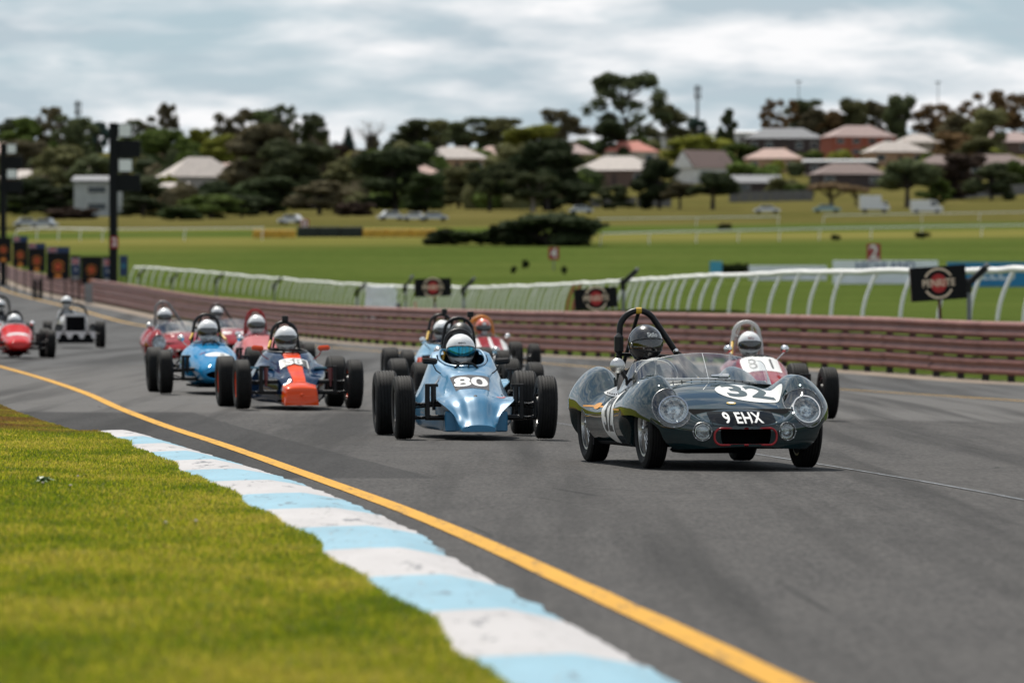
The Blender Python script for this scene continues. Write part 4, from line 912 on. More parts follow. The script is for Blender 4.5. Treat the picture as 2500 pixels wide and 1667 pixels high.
def sports_car(label, loc, yaw, body_m, D):
    car = empty('sports_car', loc, yaw); tag(car, label, 'sports car', 'two-seater sports cars')
    if 'sp' not in KW: KW['sp'] = {k: fixn(mesh_of('body', *v, None), 30) for k, v in SPP.items()}
    def part(name, me, mat):
        o = obj(name, me, car); o.material_slots[0].link = 'OBJECT'; o.material_slots[0].material = mat; return o
    part('body', KW['sp']['body'], body_m)
    full = D.get('full')
    for i in (0, 1):
        for k, name, c_, rr_ in (('h', 'headlight', HL[i], .136), ('f', 'fog_light', FG[i], .066)):
            p, n_ = front_pt(*c_); ring = []
            for q in range(40):
                a = 2 * math.pi * q / 40; ring.append(front_pt(c_[0] + (.131 if k == 'h' else .067) * math.cos(a), c_[1] + (.143 if k == 'h' else .067) * math.sin(a))[0])
            s_ = 1.14 if k == 'h' else .58; M = axisM(p + (Vector((0, 0, .018)) - n_ * .085 if k == 'h' else -n_ * .05), n_ if k == 'f' else (n_ + Vector((0, -.7, 0))).normalized())
            lamp = MB().lathe([(.012 * s_, .0), (.05 * s_, .006 * s_), (.082 * s_, .035 * s_), (.090 * s_, .06 * s_), (.098 * s_, .06 * s_), (.098 * s_, .03 * s_), (.09 * s_, .0)], 36, M).sphere(M @ Vector((0, 0, .03 * s_)), .014 * s_, 10, 8).build(name, chrome, car)
            MB().lathe([(0, .075 * s_), (.05 * s_, .070 * s_), (.088 * s_, .058 * s_)], 32, M).build('lens', lens_m, lamp)
            cen_ = p + Vector((0, .085 * s_, -.005)); r2 = [cen_ + (q_ - p) * .74 + Vector((0, .02, 0)) for q_ in ring]; bk = MB(); nn = len(ring)
            bk.add(ring + r2 + [cen_ + Vector((0, .04, 0))], [(j, (j + 1) % nn, nn + (j + 1) % nn, nn + j) for j in range(nn)] + [(nn + j, nn + (j + 1) % nn, 2 * nn) for j in range(nn)]); bk.build('bucket', bucket_m if k == 'h' else dark_m, lamp)
            cv = obj('cover', KW['sp'][k + str(i)], lamp); cv.material_slots[0].link = 'OBJECT'; cv.material_slots[0].material = glassy
            MB().tube(ring, .0042, 6, closed=True).build('rim', steel, lamp)
            if full:
                m = MB()
                for q in range(0, 40, 5): m.sphere(ring[q] + n_ * .004, .0055, 8, 5)
                m.build('screws', chrome, lamp)
    ring = [front_pt(x, .248 + z)[0] for x, z in rrect(.475, .125, .055, 8)]
    MB().tube(ring, .008, 8, closed=True).build('grille_surround', D.get('grille_m', steel), car)
    m = MB().box((0, -1.42, .245), (.5, .03, .16))
    for k in range(-9, 10): m.box((k * .024, -1.445, .245), (.004, .02, .13))
    m.build('radiator', dark_m, car)
    # inner structure: floor, wheel wells, cockpit tub
    m = MB().box((0, -1.20, .30), (.92, .50, .30), bev=.05).box((0, .0, .20), (1.30, 1.45, .10), bev=.02).box((0, 1.15, .32), (.90, 1.0, .36), bev=.05).box((0, -.62, .36), (1.36, .10, .36)).box((0, .72, .34), (1.36, .06, .40)).box((0, -1.50, .18), (.5, .25, .03)).box((0, .1, .36), (.16, 1.2, .26), bev=.03)
    m.build('underbody', dark_m, car)
    MB().box((-.34, .42, .30), (.40, .34, .08), bev=.03).box((-.34, .60, .48), (.38, .08, .40), Matrix.Rotation(R(-12), 3, 'X'), bev=.03).build('seat', black_m, car)
    rim = []
    for k in range(64):
        a = 2 * math.pi * k / 64; x = .50 * math.copysign(abs(math.cos(a)) ** .5, math.cos(a)); y = .22 + .47 * math.copysign(abs(math.sin(a)) ** .5, math.sin(a)); h = SPB.ray_cast(Vector((x, y, 2)), Vector((0, 0, -1))); rim.append(h[0] + Vector((0, 0, .003)))
    MB().tube(rim, .012, 8, closed=True).build('cockpit_edge', body_m, car)
    for s in (-1, 1):
        wheel(car, (s * .595, -1.08, .292), .292, .150, .20, 'wire', alu, s, 5, R(1.0), D.get('steer', 0)); wheel(car, (s * .60, 1.08, .298), .298, .165, .20, 'wire', alu, s, 5, R(1.0))
    # wrap-round screen of clear plastic, riveted to a metal strip
    n = 61; V2 = []; Bs = []
    for k in range(n):
        t = -1 + 2 * k / (n - 1); a = t * R(100); x = .60 * math.copysign(abs(math.sin(a)) ** .85, math.sin(a)); y = .02 - .42 * math.cos(a) + (.0 if abs(t) < .8 else .9 * (abs(t) - .8))
        h = SPB.ray_cast(Vector((x, y, 2)), Vector((0, 0, -1))); z = (h[0].z if h[0] else .5) + .004
        z = max(z, .60 - .10 * abs(t) ** 3); hh = .205 * (1 - .10 * abs(t)) * float(sstep(1.02, .72, abs(t))) + .004
        ix, iy = -x * .22, .55 * math.cos(a) * .6
        for q in range(9):
            f_ = q / 8; V2.append((x + ix * f_ * hh * 2.2, y + (iy + .05) * f_ * hh * 3.0, z + hh * f_ * (1 + .10 * (1 - f_))))
        Bs.append(((x, y, z), (ix, iy)))
    Fc = [(k * 9 + q, (k + 1) * 9 + q, (k + 1) * 9 + q + 1, k * 9 + q + 1) for k in range(n - 1) for q in range(8)]
    scr = obj('windscreen', sharp(mesh_of('windscreen', V2, Fc, perspex('windscreen_perspex', (.90, .93, .93), .24, .8)), 70), car)
    V3 = []
    for k in range(n):
        a0, a1 = Vector(V2[k * 9]), Vector(V2[k * 9 + 1]); d = (a1 - a0); o_ = Vector((a0.x, a0.y - .02, 0)).normalized() * .003; V3 += [a0 + o_, a0 + d.normalized() * min(.022, d.length * .9) + o_]
    obj('screen_strip', sharp(mesh_of('screen_strip', V3, [(2*k, 2*k+2, 2*k+3, 2*k+1) for k in range(n - 1)], D.get('strip_m', steel)), 60), scr)
    if full:
        m = MB()
        for k in range(1, n - 1, 2): m.sphere((Vector(V3[2 * k]) + Vector(V3[2 * k + 1])) / 2 + Vector((0, -.003, .0)), .005, 8, 5)
        m.build('rivets', black_m, scr)
        top = [V2[k * 9 + 8] for k in range(3, n - 3)]; MB().tube(top, .0022, 5).build('screen_edge', pm('edge_clear', (.6, .62, .62), .3), scr)
        e0, e1 = V2[30 * 9], V2[30 * 9 + 8]; MB().tube([V2[30 * 9 + q] for q in range(9)], .003, 5).build('screen_joint', pm('edge_clear', (.6, .62, .62), .3), scr)
    # roll hoop with raking brace
    hm = D.get('hoop_m', black_m); hz = D.get('hoop', 1.20); hx = D.get('hoop_x', -.36); hr = .155
    P = [(hx - hr + .01, .52, .40), (hx - hr, .52, hz - .28)] + [(hx + hr * math.cos(R(180 - 9 * k)) , .52, hz - .17 + .17 * math.sin(R(9 * k))) for k in range(2, 16)] + [(hx + hr + .17, .52, hz - .36), (hx + hr + .32, .52, .62), (hx + hr + .42, .52, .42)]
    MB().tube(P, .024, 14).tube([(hx - hr, .52, hz - .34), (hx + hr + .17, .52, hz - .36)], .014, 8).tube([(hx, .53, hz - .02), (hx - .05, 1.1, .60)], .016, 8).build('roll_hoop', hm, car)
    if full:
        a = [(hx + .024 * 0 + d, .52, hz) for d in (-.022, .022)]; MB().tube(a, .0262, 14, cap=False).build('hoop_tape', yellow_m, car)
        MB().tube([(hx + hr + .16, .50, hz - .34), (hx + hr + .40, .34, .60)], .024, 12).build('hoop_brace', hm, car)
        MB().sphere((hx + hr + .14, .505, hz - .315), .022, 10, 6).build('clamp', chrome, car)
        MB().box((hx - hr - .012, .47, .93), (.07, .09, .17), bev=.03).build('headrest', black_m, car)
    for s in (D.get('mirrors', (-1,))):
        m = MB(); c_ = Vector((s * .645, -.06, .765)); m.mat(0).sphere(c_, .060, 24, 14, (1, .8, .98)).mat(1).tube([c_ + Vector((-s * .03, 0, -.04)), c_ + Vector((-s * .07, 0, -.10)), c_ + Vector((-s * .075, 0, -.15))], .012, 8); m.build('mirror', [D.get('mirror_m', alu), black_m], car)
    M = axisM((-.34, -.02, .66), (0, .92, .38)); m = MB(); q = [M @ Vector((.17 * math.cos(2 * math.pi * k / 32), .17 * math.sin(2 * math.pi * k / 32), 0)) for k in range(32)]; m.tube(q, .012, 8, closed=True)
    for k in range(4): m.tube([M @ Vector((0, 0, 0)), M @ Vector((.17 * math.cos(R(45 + 90 * k)), .17 * math.sin(R(45 + 90 * k)), 0))], .006, 6)
    m.build('steering_wheel', alu, car)
    MB().box((0, -.20, .60), (1.0, .03, .10), bev=.01).build('dashboard', alu if full else black_m, car)
    if D.get('extra'): D['extra'](car)
    dr = D['driver']; p = car.location + Matrix.Rotation(yaw, 3, 'Z') @ Vector((-.345, .30, D.get('hip', .275)))
    driver(p, yaw, 0, True, dr['label'], dr.get('suit', suit_black), dr.get('shell', shell_white), dr.get('visor', visor_dark), dr.get('w', .27), dr.get('text'), dr.get('tmat'), dr.get('turn', 0), dr.get('tilt', 0))
    return car
bucket_m = pm('lamp_bucket', (.10, .115, .12), .35, .5)
lens_m = perspex('lamp_lens', (.85, .88, .90), .10, .6)
P_green = paint('dark_green_paint', (.0014, .0155, .0185), 0.0, .25, coat=1.0); P_green.node_tree.nodes['Principled BSDF'].inputs['Coat Roughness'].default_value = .012; P_green.node_tree.nodes['Principled BSDF'].inputs['Coat IOR'].default_value = 1.65
def sideM(s, y, z): return Matrix.Translation((s * 3, y, z)) @ Matrix.Rotation(R(90) * s, 4, 'Z') @ Matrix.Rotation(R(90), 4, 'X')
def extra32(car):
    # bonnet roundel and figures, plate, badge, side roundel, coach line
    decal('roundel', poly2d(ell(.255, .30, 56)), SPB, topM(.195, -.92), white_p, car, .0025, .025)
    green = pm('figure_green', (.006, .030, .034), .35)
    decal('race_number', text_mesh('32', .60, .030, .62), SPB, topM(.185, -.90), green, car, .005, .02, 'dark green figures 32 on the bonnet roundel')
    decal('badge', poly2d(ell(.036, .030)), SPB, topM(-.02, -1.27), pm('badge_gold', (.55, .40, .12), .35, .6), car, .004, .02); decal('badge_centre', poly2d(ell(.024, .019)), SPB, topM(-.02, -1.27), white_p, car, .006, .02)
    plate_m = pm('plate_black', (.003, .004, .005), .5, 0, .35, spec=0.0)
    decal('number_plate', poly2d(rrect(.50, .105, .02)), SPB, Matrix.Translation((0, -3, .378)) @ Matrix.Rotation(R(90), 4, 'X'), plate_m, car, .003, .03)
    decal('plate_lettering', text_mesh('9 EHX', .112, .022, .92, space=1.08), SPB, Matrix.Translation((0, -3, .376)) @ Matrix.Rotation(R(90), 4, 'X'), white_p, car, .006, .02, 'white plate lettering 9 EHX')
    for s in (-1, 1):
        decal('roundel', poly2d(ell(.27, .255, 56)), SPB, sideM(s, -.18, .415), white_p, car, .0025, .025)
        decal('race_number', text_mesh('32', .36, .02, 1.0), SPB, sideM(s, -.18, .38), ink, car, .005, .02)
        gold = pm('coach_line_gold', (.60, .26, .03), .4)
        decal('coach_line', poly2d(rrect(.30, .012, .004)), SPB, sideM(s, -.58, .435), gold, car, .003, .03); decal('coach_line', poly2d(rrect(.62, .012, .004)), SPB, sideM(s, .40, .445), gold, car, .003, .03)
        decal('script', poly2d(ell(.10, .024)), SPB, sideM(s, .33, .448), gold, car, .0045, .02)
        decal('panel_line', poly2d(rrect(1.0, .006, .002)), SPB, sideM(s, .05, .385), ink, car, .0015, .03)
        V = [];
        for k in range(13):                               # alloy fairing beside the cockpit
            y = .05 + .52 * k / 12; h = SPB.ray_cast(Vector((s * .62, y, 2)), Vector((0, 0, -1))); z = h[0].z; V += [(s * .625, y, z + .002), (s * .53, y + .02, z + .075 * math.sin(math.pi * (k + 2.5) / 16) + .02)]
        obj('side_fairing', sharp(mesh_of('side_fairing', V, [(2*k, 2*k+2, 2*k+3, 2*k+1) for k in range(12)], alu), 60), car)
        m = MB()
        for k in range(6): m.sphere((Vector(V[4 * k]) * .85 + Vector(V[4 * k + 1]) * .15) + Vector((s * .002, 0, .003)), .0055, 8, 5)
        m.build('rivets', black_m, car)
    MB().box((.10, -.47, .688), (.10, .035, .035), bev=.012).tube([(.0, -.475, .688), (.09, -.47, .688)], [.012, .018], 10).build('bonnet_catch', chrome, car)
    MB().box((-.12, -.45, .666), (.56, .018, .012), bev=.004).build('scuttle_trim', chrome, car)
    for s in (-1, 1): MB().tube([(s * .60, -1.08, .10), (s * .60, -.95, .20)], .01, 6).tube([(s * .2, -1.08, .22), (s * .54, -1.08, .27)], .018, 8).tube([(s * .2, 1.08, .26), (s * .54, 1.08, .29)], .022, 8).build('suspension', black_m, car)
    MB().box((-.12, -1.05, .135), (.55, .5, .04), bev=.02).build('sump_guard', dark_m, car)
LOT = carloc(1778, 43.0, 2.16, R(10.5))
sports_car('dark green open sports car with white 32 roundels and plate', LOT, R(10.5), P_green,
    dict(full=True, grille_m=pm('grille_red', (.34, .012, .016), .35), extra=extra32, hoop=1.19, hoop_x=-.36, driver=dict(label='driver in glossy black helmet in the dark green 32 sports car', shell=shell_black, visor=visor_clear, text='Stilo', tmat=white_p, w=.268, turn=R(12)), hip=.265, strip_m=pm('strip_grey', (.16, .17, .17), .4, .6)))
def extra_red(car):
    for s in (-1, 1): decal('roundel', poly2d(ell(.11, .10)), SPB, topM(s * .16, -1.0), white_p, car, .003, .03)
sports_car('red open sports car at the left, grey hoop over the driver', carloc(455, 106.0, 2.16, R(6)), R(6), P_red,
    dict(hoop=1.22, hoop_m=pm('hoop_dull', (.16, .16, .16), .5), driver=dict(label='driver in white helmet in the left red sports car', w=.29), mirrors=(-1, 1), hip=.27))
sports_car('red open sports car furthest back, two white spots on its bonnet', carloc(572, 124.0, 2.16, R(4)), R(4), P_red,
    dict(hoop=1.18, hoop_x=-.34, driver=dict(label='driver in white helmet in the rearmost red sports car', w=.27), mirrors=(-1, 1), extra=extra_red, hip=.31, mirror_m=chrome))

# ================================================================ VINTAGE CAR
def vintage(u, Yf, yaw):
    wb = 2.4; loc = carloc(u, Yf, wb, yaw); car = empty('vintage_car', loc, yaw); tag(car, 'white vintage open racing car with black radiator and three-hole apron', 'vintage car')
    ya, yb = -wb / 2, wb / 2
    S = [oval(-1.25, .25, .26, .78, .55), oval(-.9, .265, .27, .79, .55), oval(-.3, .31, .29, .80, .6), oval(.1, .36, .32, .78, .6), oval(.6, .38, .33, .76, .65), oval(1.1, .33, .28, .74, .8), oval(1.7, .10, .12, .70, 1)]
    V, Fc = loft(S, 60, 24); pr = split(V, Fc, lambda p: None if p[2] > .9 and (p[0] / .30) ** 2 + ((p[1] - .55) / .45) ** 2 < 1 else 'body')
    obj('body', fixn(mesh_of('body', *pr['body'], P_white), 30), car)
    MB().prism(rrect(.56, .58, .06), 0, .10, Matrix.Translation((0, -1.24, .80)) @ Matrix.Rotation(R(90), 4, 'X')).build('radiator_shell', P_white, car)
    m = MB().prism(rrect(.47, .46, .03), 0, .03, Matrix.Translation((0, -1.335, .80)) @ Matrix.Rotation(R(90), 4, 'X'))
    for k in range(-7, 8): m.box((k * .03, -1.372, .80), (.006, .01, .44))
    m.build('radiator', dark_m, car)
    ap = MB(); bm = bmesh.new()
    # apron with three arched openings
    X = [-.48, .48]; pts = [(-.48, .52), (.48, .52), (.50, .36)]
    for cx in (.30, 0, -.30): pts += [(cx + .10 * math.cos(R(a)), .34 + .12 * math.sin(R(a))) for a in (0, 30, 60, 90, 120, 150, 180)]
    pts += [(-.50, .36)]
    ap.prism(pts, 0, .03, Matrix.Translation((0, -1.45, 0)) @ Matrix.Rotation(R(90), 4, 'X')).build('apron', P_white, car)
    MB().box((0, -1.42, .36), (.90, .04, .26)).box((0, 0, .40), (.7, 2.7, .10), bev=.02).build('chassis', dark_m, car)
    for s in (-1, 1):
        wheel(car, (s * .66, ya, .34), .34, .15, .24, 'wire', steel, s, 4); wheel(car, (s * .66, yb, .34), .34, .16, .24, 'wire', steel, s, 4)
        MB().tube([(s * .42, -1.30, .50), (s * .42, -1.42, .50)], .03, 8).lathe([(0, 0), (.05, .02), (.09, .08), (.095, .10)], 20, axisM((s * .42, -1.36, .50), (0, -1, 0))).build('headlight', steel, car)
    MB().tube([(-.60, ya, .34), (.60, ya, .34)], .03, 10).box((-.3, ya, .40), (.06, .8, .03)).box((.3, ya, .40), (.06, .8, .03)).build('front_axle', black_m, car)
    MB().tube([(-.60, yb, .34), (.60, yb, .34)], .04, 10).build('rear_axle', black_m, car)
    MB().tube([(.05 + .30 * math.cos(R(180 - 12 * k)), .95, 1.02 + .33 * math.sin(R(12 * k))) for k in range(16)], .03, 10).build('roll_hoop', black_m, car)
    V2 = []
    for k in range(13):
        x = -.30 + .05 * k; V2 += [(x, .12 - .05 * math.cos(x * 4), 1.06), (x * .9, .20, 1.20)]
    obj('windscreen', mesh_of('windscreen', V2, [(2*k, 2*k+2, 2*k+3, 2*k+1) for k in range(12)], glassy), car)
    MB().tube([(-.30, -.9, .8), (-.50, -.5, .68), (-.50, 1.2, .62)], .035, 8).build('exhaust', steel, car)
    M = axisM((-.16, .25, 1.06), (0, .8, .6)); MB().tube([M @ Vector((.18 * math.cos(2 * math.pi * k / 28), .18 * math.sin(2 * math.pi * k / 28), 0)) for k in range(28)], .012, 6, closed=True).build('steering_wheel', black_m, car)
    for ch in car.children:
        k = ch.name.split('.')[0]; ch.location.z += -.25 if k in ('body', 'radiator_shell', 'radiator', 'roll_hoop', 'windscreen', 'steering_wheel', 'exhaust') else (-.11 if k in ('apron', 'chassis') else 0)
    p = car.location + Matrix.Rotation(yaw, 3, 'Z') @ Vector((-.17, .58, .47))
    driver(p, yaw, 0, True, 'driver in white helmet and grey jacket sitting high in the vintage car', suit_grey, shell_white, visor_dark, .27)
vintage(184, 141.0, R(6))
# ================================================================ TRACKSIDE
pvc = pm('white_pvc', (.80, .79, .76), .45, var=.08, dirt=((.45, .43, .38), .4)); greyp = pm('grey_post', (.16, .17, .18), .6, var=.2); wood_dark = pm('dark_timber', (.05, .035, .028), .8, var=.3); redp = pm('red_post', (.30, .03, .025), .5)
def goose(h=1.25, lean=.42):
    P = []
    for k in range(9):
        t = k / 8; P.append((lean * t ** 2.1, 0, -.25 + (h + .25) * (t ** .96)))
    return MB().tube(P, .052, 10).mesh('post', pvc, 40)
POST = goose()
FP = [(2640, 128), (2452, 141), (2330, 149), (2180, 156.5), (2050, 163), (1880, 178), (1760, 190), (1700, 198), (1500, 235), (1300, 272), (1150, 300), (1000, 334), (850, 362), (700, 390), (500, 418), (300, 442)]
fy = np.array([p[1] for p in FP], float); fx = np.array([(p[0] - 1250) / F * p[1] for p in FP]); fX = pchip(fy, fx)
fence = tag(empty('running_rail_fence', (float(fX(128)), 128, ground(float(fX(128)), 128))), 'white running rail on curved leaning posts beyond the guardrail', 'fence'); f0 = fence.location.copy()
railpts = []; FPTS = []
_p = arc_points(fX, 129.0, 442, .25); _q = 0.0
for x, y in _p:
    _q += .25
    if _q >= np.interp(y, [129, 190, 260], [4.3, 4.6, 2.2]): FPTS.append((x, y)); _q = 0.0
for i, (x, y) in enumerate(FPTS):
    z = ground(x, y); a = math.atan2(float(fX(y + 1) - fX(y - 1)), 2.0); dirx = Vector((math.cos(a), -math.sin(a), 0))
    yaw = math.atan2(dirx.y, dirx.x); ht = 1.0 + .05 * noise.noise((i * .37, 0, 0)); m_ = POST
    o = obj('post', POST, fence, Vector((x, y, z)) - f0, (R(random.uniform(-2, 2)), R(random.uniform(-2, 2)), yaw)); o.scale = (ht, ht, ht)
    if 0 < i and abs(x - (1395 - 1250) / F * y) < .22: o.material_slots[0].link = 'OBJECT'; o.material_slots[0].material = redp
    railpts.append(Vector((x, y, z)) + dirx * .43 + Vector((0, 0, 1.27 * ht)))
rp = []
for a, b_ in zip(railpts, railpts[1:]): rp += [a - f0, (a + b_) / 2 + Vector((0, 0, random.uniform(-.03, .02))) - f0]
MB().tube(rp + [railpts[-1] - f0], .088, 10).build('rail', pvc, fence, 60)

# advertising boards on stakes
board_m = pm('board_black', (.004, .004, .005), .6, var=.3, spec=.2); cream = pm('board_cream', (.80, .62, .46), .6); emb_red = pm('emblem_red', (.42, .012, .014), .5); tan_m = pm('board_edge', (.10, .05, .035), .6)
def ringpoly(m, r0, r1, a0, a1, y, n=16, cz=0):
    V = []; 
    for k in range(n + 1):
        a = R(a0 + (a1 - a0) * k / n); V += [(r0 * math.cos(a), y, cz + r0 * math.sin(a)), (r1 * math.cos(a), y, cz + r1 * math.sin(a))]
    m.add(V, [(2*k, 2*k+1, 2*k+3, 2*k+2) for k in range(n)])
def txt_on(txt, size, bold, xs, mat, parent, loc, name='lettering', rot=None):
    me = text_mesh(txt, size, bold, xs); me.materials.append(mat); o = obj(name, me, parent, loc, rot or (R(90), 0, 0)); return o
def emblem(par, w, y, c1, c2, txt=True):
    m = MB(); ringpoly(m, .24 * w, .275 * w, 28, 152, y); ringpoly(m, .24 * w, .275 * w, 208, 332, y); m.build('emblem_ring', c1, par, 0)
    MB().prism(ell(.145 * w, .17 * w, 32), 0, .004, Matrix.Translation((0, y + .002, 0)) @ Matrix.Rotation(R(90), 4, 'X')).build('emblem_disc', c2, par, 0)
    if txt: txt_on('PENRITE', .185 * w, .016, .86, c1, par, (0, y - .006, 0))
def logo_board(u, vtop, w, h, Y, tilt, yaw, label):
    p = on(u, Y); z = at(u, vtop, Y).z; r = empty('advertising_board', p, yaw); tag(r, label, 'sign', 'boards with round emblems on stakes')
    cz = z - h / 2 - p.z; f = empty_part = MB().box((0, 0, 0), (w, .05, h), bev=.004).mesh('panel', [board_m], 30)
    pn = obj('panel', f, r, (0, 0, cz), (0, R(tilt), 0)); emblem(pn, w, -.029, cream, emb_red)
    MB().box((-w / 2 - .006, -.002, 0), (.012, .056, h * 1.0)).build('edge_strip', tan_m, pn)
    MB().box((.05 * w, .05, (cz) / 2 - .1), (.07, .05, cz + .3), Matrix.Rotation(R(-3), 3, 'Y')).build('stake', pm('stake_redbrown', (.085, .022, .018), .7), r)
logo_board(2291, 650, 1.32, .80, 134, -4, R(4), 'black board with round red emblem, largest, at right of the fence')
logo_board(1455, 703, 1.34, .64, 176, -4, R(5), 'black board with round emblem beside the red fence post')
logo_board(1057, 680, 1.34, .66, 209, -2, R(3), 'black board with round emblem furthest along, beside an orange stake')
st = tag(MB().box((0, 0, .3), (.07, .05, 1.0)).build('marker_stake', pm('orange_stake', (.55, .20, .02), .6), None, 30, loc=on(1014, 207)), 'orange stake under the furthest black board on the fence', 'stake')
# track lamps on poles
def pole_lamp(u, vtop, Y, label, big=1.0):
    p = on(u, Y); h = at(u, vtop, Y).z - p.z; r = empty('lamp_post', p); tag(r, label, 'lamp post', 'lamp posts along the white rail')
    MB().tube([(0, 0, -.2), (0, 0, h - .25)], .055 * big, 10).build('post', greyp, r)
    m = MB().box((.18 * big, 0, h - .12), (.62 * big, .22, .16 * big), Matrix.Rotation(R(-42), 3, 'Y'), bev=.02).box((-.02, 0, h - .34), (.16, .16, .34), bev=.02); m.build('lamp_head', black_m, r)
    MB().box((.28 * big, -.06, h - .10), (.40 * big, .10, .05), Matrix.Rotation(R(-42), 3, 'Y')).box((.40 * big, 0, h + .10), (.20, .12, .12), Matrix.Rotation(R(-42), 3, 'Y'), bev=.02).build('bracket', steel, r)
for u, vt, Y, lab, bg in [(2366, 662, 137, 'grey lamp post with black angled head at far right behind the board', 1.0), (1522, 668, 178, 'lamp post with tilted black head right of the middle board', 1.0), (1132, 688, 214, 'lamp post with tilted black head right of the furthest board', .9), (990, 683, 222, 'plain lamp post between the white wrapped stack and the black board', .6), (872, 698, 262, 'lamp post just left of the white wrapped stack', .9), (670, 684, 300, 'lamp post behind the rail above the 58 car', .8), (528, 673, 330, 'lamp post behind the rail above the red sports car', .9), (420, 672, 352, 'second lamp post right of the black panel tower', .8), (340, 660, 372, 'lamp post standing nearest the black panel tower', .8)]: pole_lamp(u, vt, Y, lab, bg)
def wrapped():
    p = on(930, 218); r = empty('wrapped_stack', p); tag(r, 'stack of barrels wrapped in crumpled white plastic by the rail', 'wrapped stack'); m = MB(); rr = random.Random(4); V = []; nx, nzz = 26, 14
    for i in range(nzz + 1):
        for k in range(nx):
            a = 2 * math.pi * k / nx; q = 1 + .10 * noise.noise((math.cos(a) * 2.5, math.sin(a) * 2.5, i * .35)) + .05 * math.sin(a * 9)
            V.append((.58 * q * math.copysign(abs(math.cos(a)) ** .6, math.cos(a)), .45 * q * math.copysign(abs(math.sin(a)) ** .6, math.sin(a)), -.2 + 1.42 * i / nzz + (.06 * noise.noise((k * .7, 0, 0)) if i == nzz else 0)))
    Fc = [(i * nx + k, i * nx + (k + 1) % nx, (i + 1) * nx + (k + 1) % nx, (i + 1) * nx + k) for i in range(nzz) for k in range(nx)] + [tuple(nzz * nx + k for k in range(nx))]
    obj('plastic_wrap', sharp(mesh_of('plastic_wrap', V, Fc, pm('white_plastic', (.84, .84, .84), .35, var=.1)), 30), r)
    MB().box((.68, -.1, .28), (.16, .3, .6), bev=.02).build('grey_box', greyp, r); MB().tube([(0, -.5, .02), (0, -.5, .14)], .09, 10).build('pad', black_m, r)
wrapped()
mound = tag(MB().prism([(-3.2, 0), (3.4, 0), (2.6, .12), (-2.8, .16)], -.5, .5, Matrix.Rotation(R(90), 4, 'X')).build('turf_mound', turf_in, None, 40, loc=on(1610, 192, -.02)), 'low turf heap on the bank behind the guardrail', 'mound')

# ---------------------------------------------------------------- black panel towers and flag boards at the left
panel_w = pm('panel_white', (.78, .80, .78), .5, var=.06); tower_b = pm('tower_black', (.004, .005, .006), .6, var=.2, spec=.2); signred = pm('sign_red', (.30, .025, .025), .5)
def tower(u, vtop, Y, k, label, two):
    p = on(u, Y); h = at(u, vtop, Y).z - p.z; r = empty('panel_tower', p); tag(r, label, 'light panel', 'black posts carrying square light panels')
    MB().box((0, 0, h / 2 - .2), (.46 * k, .4 * k, h + .4), bev=.02).build('post', tower_b, r)
    s = 1.0 * k; z = h - .05
    for q, (dz, ww, wh) in enumerate(((0.0, .82, .80), (.95, 1.30, .98), (1.98, .86, .78), (2.86, 1.30, .98))):
        zz = z - (dz + wh / 2) * s; xx = .23 * k + ww / 2 * s
        MB().box((xx, 0, zz), (ww * s, .24 * s, wh * s), bev=.02).build('panel_box', tower_b, r)
        if q in (0, 2): MB().box((xx + .02, -.135 * s, zz), (ww * s * .84, .02, wh * s * .86), bev=.004).build('light_panel', panel_w, r)
    if two:
        s2 = obj('number_sign', MB().box((0, 0, 0), (.46, .04, .68), bev=.01).mesh('number_sign', signred, 30), r, (.07, -.24 * k, at(u, 592, Y).z - p.z)); txt_on('2', .62, .02, .9, white_p, s2, (0, -.026, 0))
tower(277, 300, 322, 1.0, 'tall black post with white square panels and a red 2 sign', True)
tower(8, 350, 470, 1.05, 'black post with white square panels at the left edge', False)
flag_b = pm('flag_blue', (.010, .030, .090), .6); flag_w = pm('flag_white', (.55, .55, .56), .6); flag_r = pm('flag_red', (.42, .02, .03), .6); amber = pm('emblem_amber', (.62, .20, .02), .6)
def union(par, w, h, x, z, y):
    m = MB(); 
    def bar(a, b_, t, yy): d = Vector((b_[0] - a[0], 0, b_[1] - a[1])); n_ = Vector((-d.z, 0, d.x)).normalized() * t / 2; A = Vector((a[0], yy, a[1])); B = Vector((b_[0], yy, b_[1])); m.add([A - n_, B - n_, B + n_, A + n_], [(0, 1, 2, 3)])
    c = [(x - w/2, z - h/2), (x + w/2, z + h/2), (x - w/2, z + h/2), (x + w/2, z - h/2)]
    m.mat(0); bar(c[0], c[1], h * .17, y); bar(c[2], c[3], h * .17, y); bar((x - w/2, z), (x + w/2, z), h * .32, y - .002); bar((x, z - h/2), (x, z + h/2), h * .32, y - .002)
    m.mat(1); bar(c[0], c[1], h * .06, y - .004); bar(c[2], c[3], h * .06, y - .004); bar((x - w/2, z), (x + w/2, z), h * .19, y - .006); bar((x, z - h/2), (x, z + h/2), h * .19, y - .006)
    m.build('flag_cross', [flag_w, flag_r], par, 0)
